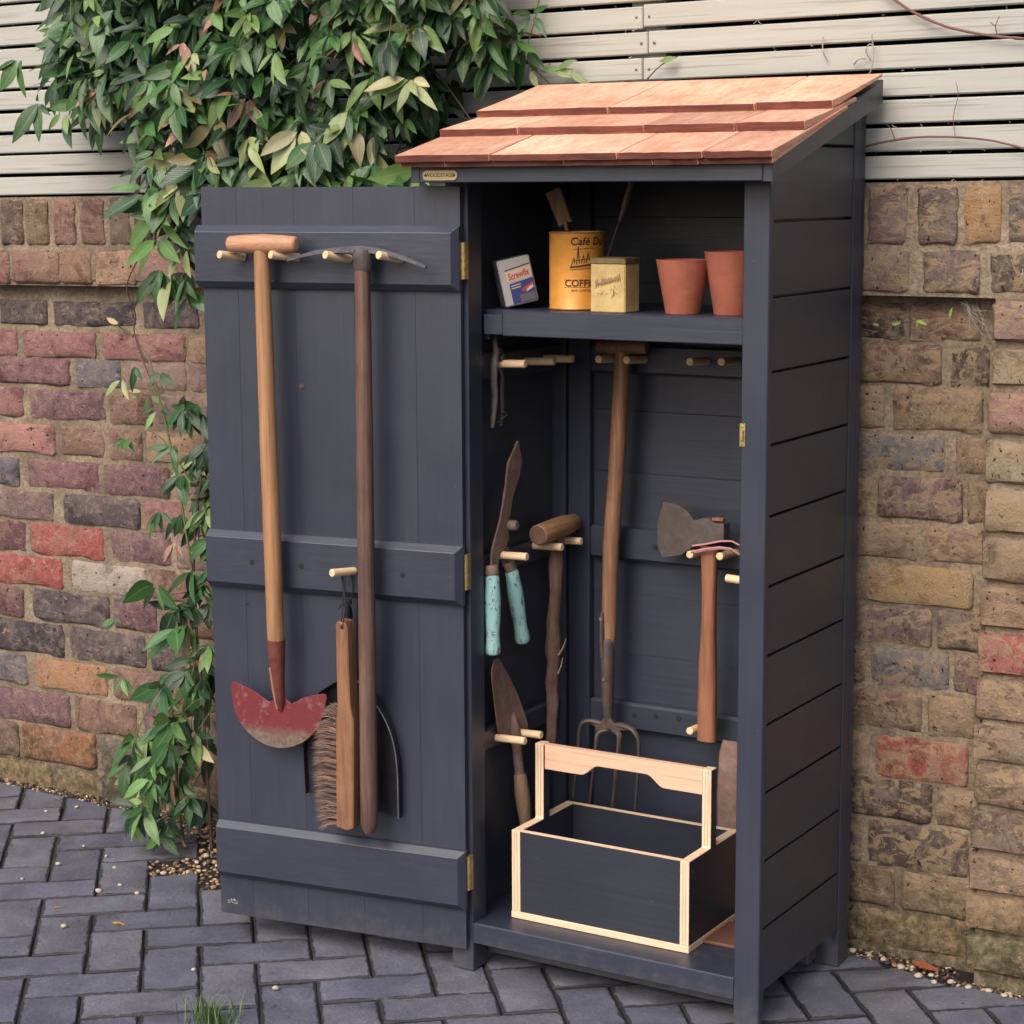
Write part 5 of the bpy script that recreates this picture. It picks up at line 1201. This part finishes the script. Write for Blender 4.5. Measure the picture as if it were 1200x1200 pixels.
def plant(nm, lab, cat, poly, n_front, n_back, yf, yb, size, seed, nobj, stems, loc, extra=(), cf=pick_col, cut=None):
    root = thing(nm, lab, cat, loc); rl = root_loc(root); r = random.Random(seed); L = []
    xs = [p[0] for p in poly]; zs = [p[1] for p in poly]; st_ = MB(); nodes = []
    def samp(dm):
        for _ in range(500):
            x = r.uniform(min(xs), max(xs)); z = r.uniform(min(zs), max(zs))
            if inside(poly, x, z):
                if edge_dist(poly, x, z) < dm and r.random() < .6: continue
                return x, z
    for k in range(n_front):
        x, z = samp(.03); e = edge_dist(poly, x, z)
        y = yf(x, z) + .05 * noise.noise(Vector((x * 6, z * 6, seed))) + (.10 * max(0, 1 - e / .12)) + r.uniform(-.025, .05)
        p = Vector((x, min(y, .385), z)); nodes.append(p)
        L += [(q, 1) for q in sprig(r, p, r.choice((3, 4, 5, 5, 6)), size, cf)]
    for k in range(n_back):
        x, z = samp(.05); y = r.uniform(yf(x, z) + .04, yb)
        p = Vector((x, y, z)); L += [(q, 0) for q in sprig(r, p, r.choice((4, 5, 6)), size * 1.1, lambda r_: r_.choice(GREENS[:3] + GREENS[4:5]))]  # back layer takes only darker greens, putting the climber's inner shade into leaf colour
    for e in extra: L += [(q, 2) for q in sprig(r, Vector(e[0]), e[1], e[2], e[3], droop=e[4])]
    if cut: L = [q for q in L if not cut(q[0][0], q[0][1], q[0][3])]
    fr = [q for q in L if q[1] == 2] + sorted([q for q in L if q[1] == 1], key=lambda q: q[0][0].y)
    objs = fr[:nobj]; ids = set(id(q) for q in objs); rest = [q for q in L if id(q) not in ids]
    for q, _ in objs:
        p, d, up, l, c, k, ws = q; o = link('leaf', LM[k], root)
        o.location = p - rl; o.rotation_euler = frame(d, up).to_euler(); o.scale = (l, l * ws, l); o.color = lin(c, r.uniform(.7, 1.3))
    V, F, U, T = [], [], [], []
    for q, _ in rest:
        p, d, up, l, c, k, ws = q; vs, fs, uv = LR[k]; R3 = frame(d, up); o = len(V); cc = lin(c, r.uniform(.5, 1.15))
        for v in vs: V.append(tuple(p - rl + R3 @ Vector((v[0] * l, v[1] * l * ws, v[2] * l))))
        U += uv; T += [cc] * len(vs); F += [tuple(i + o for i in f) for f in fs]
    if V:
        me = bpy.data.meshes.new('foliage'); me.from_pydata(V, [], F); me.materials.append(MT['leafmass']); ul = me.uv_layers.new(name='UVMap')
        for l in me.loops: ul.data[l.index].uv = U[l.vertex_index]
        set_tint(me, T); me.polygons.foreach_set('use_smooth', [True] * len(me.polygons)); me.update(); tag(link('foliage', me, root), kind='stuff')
    for P, rad, mt in stems:
        m = MB(); N = len(P); Q = []; P = [Vector(a) for a in P]
        for i in range(N - 1):
            for q in range(4):
                t = q / 4; a, b, c, d = (P[max(0, min(N - 1, i + k))] for k in (-1, 0, 1, 2)); Q.append(.5 * ((2 * b) + (-a + c) * t + (2 * a - 5 * b + 4 * c - d) * t * t + (-a + 3 * b - 3 * c + d) * t ** 3))
        Q.append(P[-1]); m.tube(Q, [rad * (1 - .5 * i / len(Q)) for i in range(len(Q))], 6, jitter=.2); m.build('stem', mt, root, smooth=True)
    m = MB()
    for p in nodes[::2]:
        q = p + Vector((r.uniform(-.06, .06), r.uniform(.03, .10), r.uniform(.02, .10))); q.y = min(q.y, .39)
        m.tube([q, (p + q) / 2 + Vector((r.gauss(0, .008), -.004, .01)), p], [.0018, .0014, .0009], 5)
    if m.v: tag(m.build('twigs', MT['greenstem'], root, smooth=True), kind='stuff')
    return root
# the door, the cupboard roof and the coping keep the leaves out
def blocked(p, d, l):
    for s_ in (0, .5, 1):
        q = p + d * l * s_
        if q.x > -.67 and q.y > -.10 and q.z < 1.56 and q.y < .41: return True
        u = (q - Vector((HX, HY, 0))).dot(cu); w_ = (q - Vector((HX, HY, 0))).dot(nw)
        if -.02 < u < .53 and -.05 < w_ < .09 and q.z < 1.395: return True
        if q.y > .40 and q.z < 1.40: return True
        if q.z < .004: return True
    return False
top = [tuple(p) for p in FOL_TOP]
top[5] = (-1.52, 1.490); top[4] = (-1.60, 1.53); top[6] = (-1.49, 1.42)
top[0] = (-1.76, 1.95); top[-1] = (-.66, 1.93)
def yf_top(x, z): return .245 - .07 * math.sin(max(0, min(1, (x + 1.75) / 1.1)) * PI)
pk_ = lambda r_: r_.choice(PINKS[:3]); pal = lambda r_: r_.choice(PALE)
ex = [((-1.36, .20, 1.520), 3, .060, pk_, .7), ((-1.30, .19, 1.515), 4, .068, pk_, .9), ((-1.235, .18, 1.515), 3, .07, lambda r_: r_.choice(BRONZE + PINKS), .9),
      ((-1.15, .17, 1.485), 5, .075, pal, .9), ((-1.03, .17, 1.495), 4, .075, pal, .9), ((-.93, .19, 1.50), 3, .08, lambda r_: r_.choice(BRONZE + PALE), 1.1),
      ((-.80, .20, 1.585), 7, .075, lambda r_: r_.choice(PALE + GREENS[5:6]), .5), ((-.815, .22, 1.68), 4, .07, lambda r_: r_.choice(BRONZE + PALE), .9),
      ((-1.78, .22, 1.655), 4, .075, lambda r_: r_.choice(PALE + GREENS), .8), ((-1.73, .22, 1.565), 5, .08, lambda r_: r_.choice(GREENS), .8), ((-1.69, .25, 1.545), 3, .085, lambda r_: r_.choice(GREENS[5:]), 1.1),
      ((-1.47, .24, 1.385), 6, .085, lambda r_: r_.choice(GREENS[3:]), .3), ((-1.44, .24, 1.34), 6, .085, lambda r_: r_.choice(GREENS[3:]), .4), ((-1.445, .24, 1.29), 5, .08, lambda r_: r_.choice(GREENS[5:] + PALE), .9), ((-1.415, .25, 1.22), 4, .08, lambda r_: r_.choice(PALE + GREENS[5:]), 1.1),
      ((-.72, .33, 1.66), 5, .055, lambda r_: r_.choice(GREENS[3:]), .4), ((-.665, .345, 1.655), 5, .05, lambda r_: r_.choice(GREENS[3:]), .4), ((-.63, .345, 1.70), 4, .05, lambda r_: r_.choice(GREENS[3:] + BRONZE), .4),
      ((-1.0, .2, 1.72), 3, .05, pk_, .8), ((-.93, .2, 1.66), 3, .05, pk_, .8), ((-1.10, .2, 1.69), 4, .065, lambda r_: r_.choice(BRONZE), .9)]
for k in range(13):
    ex.append(((-1.33 + k * .045, .205 - .012 * (k % 3), 1.415 + .02 * math.sin(k * 2.1)), 5, .078, lambda r_: r_.choice(PALE + GREENS[3:] + GREENS[3:]), .75))
stems_t = [([(-1.62, .38, 1.30), (-1.60, .37, 1.42), (-1.50, .33, 1.55), (-1.35, .30, 1.70), (-1.2, .33, 1.95)], .006, MT['stem']), ([(-1.40, .36, 1.15), (-1.38, .33, 1.35), (-1.25, .30, 1.55), (-1.0, .31, 1.75), (-.9, .35, 1.95)], .006, MT['stem']),
           ([(-.95, .30, 1.72), (-.85, .30, 1.64), (-.79, .31, 1.57), (-.745, .33, 1.50)], .0028, MT['stem']), ([(-.93, .30, 1.80), (-.80, .33, 1.72), (-.70, .35, 1.68), (-.62, .36, 1.66)], .003, MT['stem']),
           ([(-.80, .32, 1.60), (-.74, .33, 1.66), (-.70, .34, 1.70)], .0024, MT['greenstem'])] 
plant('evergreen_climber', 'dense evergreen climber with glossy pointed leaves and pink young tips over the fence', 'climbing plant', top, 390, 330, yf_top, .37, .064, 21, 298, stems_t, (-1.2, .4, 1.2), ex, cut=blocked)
low = [tuple(p) for p in FOL_LOW]
def yf_low(x, z): return .30 - .13 * max(0, min(1, (.75 - z) / .7))
gl = lambda r_: r_.choice(GREENS + GREENS[3:8])
low = [(a + .035, b) for a, b in low]
exl = [((-1.60, .34, 1.02), 3, .05, gl, .9), ((-1.66, .36, .985), 3, .05, lambda r_: r_.choice(BRONZE + PALE), .4), ((-1.55, .35, .93), 3, .055, gl, .4), ((-1.66, .37, .86), 4, .055, gl, .9), ((-1.48, .31, .86), 5, .065, gl, .7), ((-1.45, .30, .80), 5, .07, gl, .7), ((-1.52, .31, .72), 5, .065, gl, .8),
       ((-1.47, .30, .66), 3, .055, lambda r_: r_.choice(PINKS[1:] + PALE), 1.0), ((-1.53, .30, .56), 5, .08, gl, .6), ((-1.46, .28, .48), 5, .08, gl, .8), ((-1.70, .36, .46), 3, .04, gl, .6), ((-1.66, .33, .34), 4, .05, gl, .5), ((-1.47, .24, .36), 5, .075, gl, .7), ((-1.42, .21, .30), 6, .075, gl, .9), ((-1.46, .2, .22), 6, .068, gl, .9), ((-1.44, .17, .18), 5, .075, gl, 1.0), ((-1.48, .2, .15), 4, .060, gl, .6), ((-1.42, .2, .26), 5, .072, gl, 1.0), ((-1.47, .18, .12), 5, .07, gl, 1.0)]
stems_l = [([(-1.40, .30, .0), (-1.42, .31, .3), (-1.46, .34, .6), (-1.43, .36, .9), (-1.42, .38, 1.15)], .0035, MT['stem']), ([(-1.45, .27, .0), (-1.48, .29, .2), (-1.44, .32, .45), (-1.50, .35, .75), (-1.58, .37, 1.0), (-1.62, .385, 1.05)], .0035, MT['greenstem']),
           ([(-1.44, .33, .55), (-1.56, .36, .52), (-1.66, .38, .47), (-1.71, .385, .48)], .0018, MT['redstem']), ([(-1.45, .33, .78), (-1.56, .37, .86), (-1.64, .385, .88)], .0018, MT['greenstem'])]
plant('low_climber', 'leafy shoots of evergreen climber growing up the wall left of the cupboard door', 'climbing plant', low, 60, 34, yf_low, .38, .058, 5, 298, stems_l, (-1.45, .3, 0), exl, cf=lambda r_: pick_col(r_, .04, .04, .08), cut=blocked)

def vine(nm, lab, paths, leaves, loc, group=None):
    t = thing(nm, lab, 'vine', loc, group); r = random.Random(len(paths) + len(leaves)); rl = root_loc(t)
    for P, rad, mt in paths:
        P = [Vector(a) for a in P]; N = len(P); Q = []
        for i in range(N - 1):
            for q in range(5):
                s_ = q / 5; a, b, c, d = (P[max(0, min(N - 1, i + k))] for k in (-1, 0, 1, 2)); Q.append(.5 * ((2 * b) + (-a + c) * s_ + (2 * a - 5 * b + 4 * c - d) * s_ * s_ + (-a + 3 * b - 3 * c + d) * s_ ** 3))
        Q.append(P[-1]); m = MB(); m.tube(Q, [rad * (1.25 if i % 6 == 0 else 1) * (1 - .35 * i / len(Q)) for i in range(len(Q))], 7, jitter=.25); m.build('stem', mt, t, smooth=True)
    for p, d, l, c in leaves:
        o = link('leaf', r.choice(LM), t); o.location = Vector(p) - rl; o.rotation_euler = frame(Vector(d), Vector((0, -1, .4))).to_euler(); o.scale = (l, l * .9, l); o.color = lin(c)
    return t
yv = .402
vine('bare_vine', 'bare red-brown vine stem crossing the top right corner of the fence', [([(.0, yv, 1.722), (.027, yv, 1.706), (.075, yv, 1.674), (.1326, yv, 1.648), (.198, yv, 1.632), (.27, yv, 1.622), (.36, yv, 1.615), (.5, yv, 1.64)], .0027, MT['redstem']), ([(.222, yv, 1.629), (.218, yv, 1.644), (.224, yv, 1.660)], .0011, MT['redstem']), ([(.218, yv, 1.644), (.208, yv, 1.652)], .0009, MT['redstem'])], [], (.2, .4, 1.62))
vine('bare_vine', 'arching bare vine stem low on the fence right of the cupboard roof', [([(-.05, .408, 1.443), (-.0125, yv, 1.4513), (.04, yv, 1.462), (.108, yv, 1.468), (.204, yv, 1.462), (.276, yv, 1.445), (.36, yv, 1.42), (.45, yv, 1.41)], .0022, MT['redstem']), ([(.155, yv, 1.467), (.151, yv, 1.50), (.158, yv, 1.535), (.154, yv, 1.555)], .0007, MT['redstem']), ([(.05, yv, 1.463), (.042, yv, 1.482), (.030, yv, 1.492)], .0008, MT['redstem'])], [], (.15, .4, 1.46))
vine('pale_tendril', 'pale curling tendrils hooked on the fence slats above the roof', [([(-.088, .41, 1.64), (-.084, yv, 1.615), (-.078, .41, 1.598)], .0012, MT['web']), ([(.004, yv, 1.64), (.008, yv, 1.60), (.0, .404, 1.572), (-.006, .41, 1.548)], .0010, MT['web']), ([(.0, .41, 1.598), (-.006, yv, 1.612), (-.0, yv, 1.624), (.008, yv, 1.62)], .0014, MT['web']), ([(-.03, .41, 1.592), (-.018, yv, 1.6), (-.008, .41, 1.60)], .0014, MT['web'])], [], (0, .4, 1.6))
vine('leafy_tendril', 'single small green leaf on a thin stem above the cedar roof', [([(-.47, .41, 1.545), (-.43, yv, 1.572), (-.395, yv, 1.602), (-.36, yv, 1.617)], .0014, MT['stem'])], [((-.363, .398, 1.613), (-1, -.1, -.06), .036, (108, 132, 84))], (-.42, .4, 1.55))
vine('leafy_tendril', 'pale green shoot of narrow leaves lying against the fence left of the roof', [([(-.72, .40, 1.64), (-.67, .395, 1.615), (-.62, .395, 1.575), (-.585, .40, 1.55)], .0016, MT['stem']), ([(-.66, .395, 1.602), (-.62, .39, 1.605), (-.57, .39, 1.60)], .0013, MT['greenstem'])],
     [((-.64, .388, 1.60), (.9, -.1, .1), .05, (120, 140, 96)), ((-.61, .388, 1.602), (1, -.1, -.3), .055, (128, 146, 100)), ((-.60, .388, 1.60), (.8, -.1, .35), .045, (112, 134, 92)), ((-.66, .388, 1.60), (.5, -.1, -.7), .04, (146, 156, 110)), ((-.575, .388, 1.595), (1, 0, -.5), .05, (120, 140, 96)), ((-.68, .388, 1.61), (-.3, -.1, -.9), .035, (108, 132, 84))], (-.65, .4, 1.6))
vine('thin_wall_vine', 'thin dark vine stem trailing down the coping and brickwork at left', [([(-1.545, .395, 1.40), (-1.56, .39, 1.37), (-1.60, .392, 1.31), (-1.63, .394, 1.245), (-1.665, .392, 1.18), (-1.668, .42, 1.12), (-1.69, .44, 1.075), (-1.655, .44, .99), (-1.62, .43, .945)], .0018, MT['stem'])],
     [((-1.665, .425, .955), (-.6, -.1, -.5), .04, (128, 140, 100)), ((-1.63, .42, .945), (.9, -.2, -.3), .045, (110, 130, 84)), ((-1.66, .42, .95), (-.9, -.2, .2), .035, (170, 150, 130)), ((-1.64, .42, .94), (-.1, -.2, -1), .045, (96, 118, 76))], (-1.62, .42, .95))
dl = vine('dry_leaf_shoot', 'single pale tan leaf on a short shoot against the dark top brick course', [([(-1.70, .446, 1.07), (-1.732, .44, 1.09), (-1.738, .43, 1.108)], .002, MT['greenstem'])], [((-1.722, .425, 1.097), (-1, -.15, .45), .036, (196, 170, 134))], (-1.73, .44, 1.07))
vine('wall_seedling', 'tiny yellow-green leaves on a wiry stem in the shadow under the coping', [([(.0, .43, 1.155), (.05, .425, 1.150), (.105, .42, 1.163), (.155, .415, 1.168)], .0008, MT['stem'])],
     [((.045, .42, 1.150), (.9, -.1, .2), .018, (150, 164, 80)), ((.09, .415, 1.158), (1, -.1, -.2), .022, (150, 166, 84)), ((.094, .415, 1.160), (-.2, -.1, -1), .015, (140, 158, 80)), ((.150, .41, 1.165), (.3, -.1, .9), .02, (150, 166, 84)), ((.01, .42, 1.150), (1, -.1, -.2), .014, (140, 150, 80))], (.08, .43, 1.15))
m = MB(); r = random.Random(12)
for _ in range(16):
    a = Vector((.165 + r.uniform(-.012, .04), r.uniform(.41, .45), 1.195 + r.uniform(-.01, .004))); b = Vector((.205 + r.uniform(-.02, .02), r.uniform(.40, .44), 1.16 + r.uniform(-.035, .02)))
    m.tube([a, (a + b) / 2 + Vector((r.gauss(0, .003), 0, -.006)), b], .00035, 3)
tag(m.build('cobweb', MT['web']), 'grey cobweb in the corner where pier meets coping', 'cobweb')

# grass tuft in the paving
m = MB(); r = random.Random(6); tn = []
for _ in range(260):
    q = abs(r.gauss(0, .5)); a = r.uniform(0, 2 * PI); b0 = Vector((-.815 + .055 * q * math.cos(a), -.415 + .040 * q * math.sin(a), -.004))
    h = r.uniform(.012, .048) * (1 if r.random() < .92 else 1.5); ln = Vector((r.gauss(0, .6), r.gauss(0, .6), 0)) * h * .8
    sd_ = Vector((-ln.y, ln.x, 0)); sd_ = sd_.normalized() * .0009 if sd_.length > 1e-6 else Vector((.0009, 0, 0)); o = len(m.v)
    mid = b0 + ln * .35 + Vector((0, 0, h * .62)); tip = b0 + ln + Vector((0, 0, h))
    m.v += [b0 - sd_, b0 + sd_, mid - sd_ * .8, mid + sd_ * .8, tip]; m.f += [[o, o + 1, o + 3, o + 2], [o + 2, o + 3, o + 4]]
    cc = lin(r.choice([(74, 100, 56), (92, 118, 66), (60, 84, 50), (110, 126, 78)])); tn += [cc] * 5
g = m.build('grass_tuft', MT['grass'], recalc=False); set_tint(g.data, tn); tag(g, 'small tuft of green grass between the pavers at the bottom', 'grass', kind='stuff')

# ------------------------------------------------------------ gravel, pebbles, litter
bm = bmesh.new(); bmesh.ops.create_icosphere(bm, subdivisions=1, radius=1); IV = [v.co.copy() for v in bm.verts]; IF = [[v.index for v in f.verts] for f in bm.faces]; bm.free()
def pebbles(name, pts, cols, seed, smin, smax):
    r = random.Random(seed); V, F, T = [], [], []
    for p in pts:
        s_ = r.uniform(smin, smax) * (1 if r.random() < .85 else 1.5); sc = Vector((s_ * r.uniform(.8, 1.4), s_ * r.uniform(.7, 1.1), s_ * r.uniform(.4, .75)))
        R3 = Matrix.Rotation(r.uniform(0, 6.28), 3, 'Z') @ Matrix.Rotation(r.uniform(-.5, .5), 3, 'X'); o = len(V); cc = lin(r.choice(cols), r.uniform(.6, 1.0))
        for v in IV: V.append(tuple(Vector(p) + R3 @ Vector((v.x * sc.x * r.uniform(.85, 1.1), v.y * sc.y * r.uniform(.85, 1.1), v.z * sc.z))))
        F += [[i + o for i in f] for f in IF]; T += [cc] * len(IV)
    me = bpy.data.meshes.new(name); me.from_pydata(V, [], F); me.materials.append(MT['pebble']); set_tint(me, T)
    me.polygons.foreach_set('use_smooth', [True] * len(me.polygons)); me.update(); return tag(link(name, me), kind='stuff')
r = random.Random(31); pts = []
for _ in range(2600):
    x = r.uniform(-1.56, -.7); y = r.uniform(.02, .44)
    uv = Vector((x, y)) - PO; a = (math.cos(PA) * uv.x + math.sin(PA) * uv.y) / PW; b = (-math.sin(PA) * uv.x + math.cos(PA) * uv.y) / PW
    i, j = math.floor(a), math.floor(b); s_ = (i + j) % 4
    key = ('H', i, j) if s_ == 0 else ('H', i - 1, j) if s_ == 1 else ('V', i, j) if s_ == 2 else ('V', i, j - 1)
    c = plat(key[1] + 1, key[2] + .5) if key[0] == 'H' else plat(key[1] + .5, key[2] + 1)
    eyc = .34 if x < -1.40 else .30
    if key in missing or y > eyc + .005: pts.append((x, y, r.uniform(-.008, .001)))
COLS = [(172, 146, 116), (140, 116, 92), (196, 176, 150), (104, 84, 70), (84, 68, 60), (160, 128, 96), (60, 50, 46), (190, 160, 124), (120, 96, 78)]
tag(pebbles('gravel_patch', pts, COLS, 1, .0035, .0065), 'mixed brown and cream gravel filling the gap in the pavers by the plant', 'gravel')
pts = []
for _ in range(1500):
    x = r.uniform(-2.3, -1.45); t = r.random(); y = edge_y(x) + (.458 - edge_y(x)) * t - .006; pts.append((x, y, r.uniform(-.006, .004)))
for _ in range(1300):
    x = r.uniform(-.05, .6); lim = .452 if x < .2 else .402; t = r.random(); y = edge_y(x) + (lim - edge_y(x)) * t - .004; pts.append((x, y, r.uniform(-.010, .001)))
tag(pebbles('gravel_strip', pts, COLS[2:] + [(56, 40, 38), (70, 50, 44), (48, 40, 38), (84, 58, 50)], 2, .0022, .0050), 'narrow strip of fine gravel and soil along the foot of the wall', 'gravel')
# pale stones one can pick out
one = []
for x, y, s_ in [(-.012, .372, .008), (.10, .398, .010), (.142, .374, .009), (.175, .362, .007), (.20, .378, .008), (.235, .370, .007), (.27, .372, .008), (.30, .366, .007), (.06, .418, .007), (-.005, .43, .009), (.03, .425, .006), (.118, .41, .006), (.16, .39, .0065)]: one.append((x, y, s_, 'at the right wall foot'))
for u, v, s_ in [(-2.35, 8.7, .005), (-1.7, 8.9, .006), (-2.3, 7.1, .006), (-.9, 5.35, .005), (-1.85, 5.0, .007), (-.7, 4.6, .005), (-.95, 3.2, .009), (-.55, 3.5, .006), (.3, 4.05, .008), (-1.5, 1.35, .008), (-.2, 2.95, .007), (.9, -1.2, .005), (2.3, -2.3, .007), (-2.5, 4.2, .0045), (-1.4, 6.1, .004)]:
    c = plat(u, v); one.append((c.x, c.y, s_, 'lying on the left paving'))
r = random.Random(9); STM = []
for k in range(5):
    vs = [Vector((v.x * r.uniform(.9, 1.25), v.y * r.uniform(.7, 1), v.z * r.uniform(.45, .7))) for v in IV]; me = bpy.data.meshes.new('stone'); me.from_pydata([tuple(v) for v in vs], [], IF); me.materials.append(MT['stone']); me.polygons.foreach_set('use_smooth', [True] * 20); STM.append(me)
WH_ = ['pale small stone lying loose on the paving left of the door', 'pale small stone in the soil strip at the foot of the right wall']
for x, y, s_, wh in one:
    o = link('pebble', r.choice(STM)); o.location = (x, y, s_ * .45 + (0 if 'left' in wh else -.001)); o.scale = (s_, s_, s_); o.rotation_euler = (0, 0, r.uniform(0, 6))
    tag(o, WH_[0] if 'left' in wh else WH_[1], 'stone', 'loose stones on the left paving' if 'left' in wh else 'loose stones at the right wall foot')
def litter_leaf(x, y, z, l, c, lab, rz):
    o = link('fallen_leaf', LM[3].copy()); o.location = (x, y, z); o.rotation_euler = (0.25, .05, rz); o.scale = (l, l * 1.2, l); o.color = lin(c); tag(o, lab, 'leaf')
litter_leaf(.118, .405, .012, .052, (158, 84, 58), 'curled orange-brown dead leaf at the foot of the right wall', .12)
c = plat(-.62, 1.35); litter_leaf(c.x, c.y, .004, .026, (196, 150, 74), 'crumpled yellow leaf scrap on the left paving joint', .5)
c = plat(-.50, 1.2); litter_leaf(c.x, c.y, .005, .022, (176, 128, 62), 'small amber leaf fragment beside the yellow scrap', 2.4)
c = plat(-1.75, 2.35); litter_leaf(c.x, c.y, .004, .018, (190, 150, 96), 'round tan leaf bit on the left paving', 1.4)
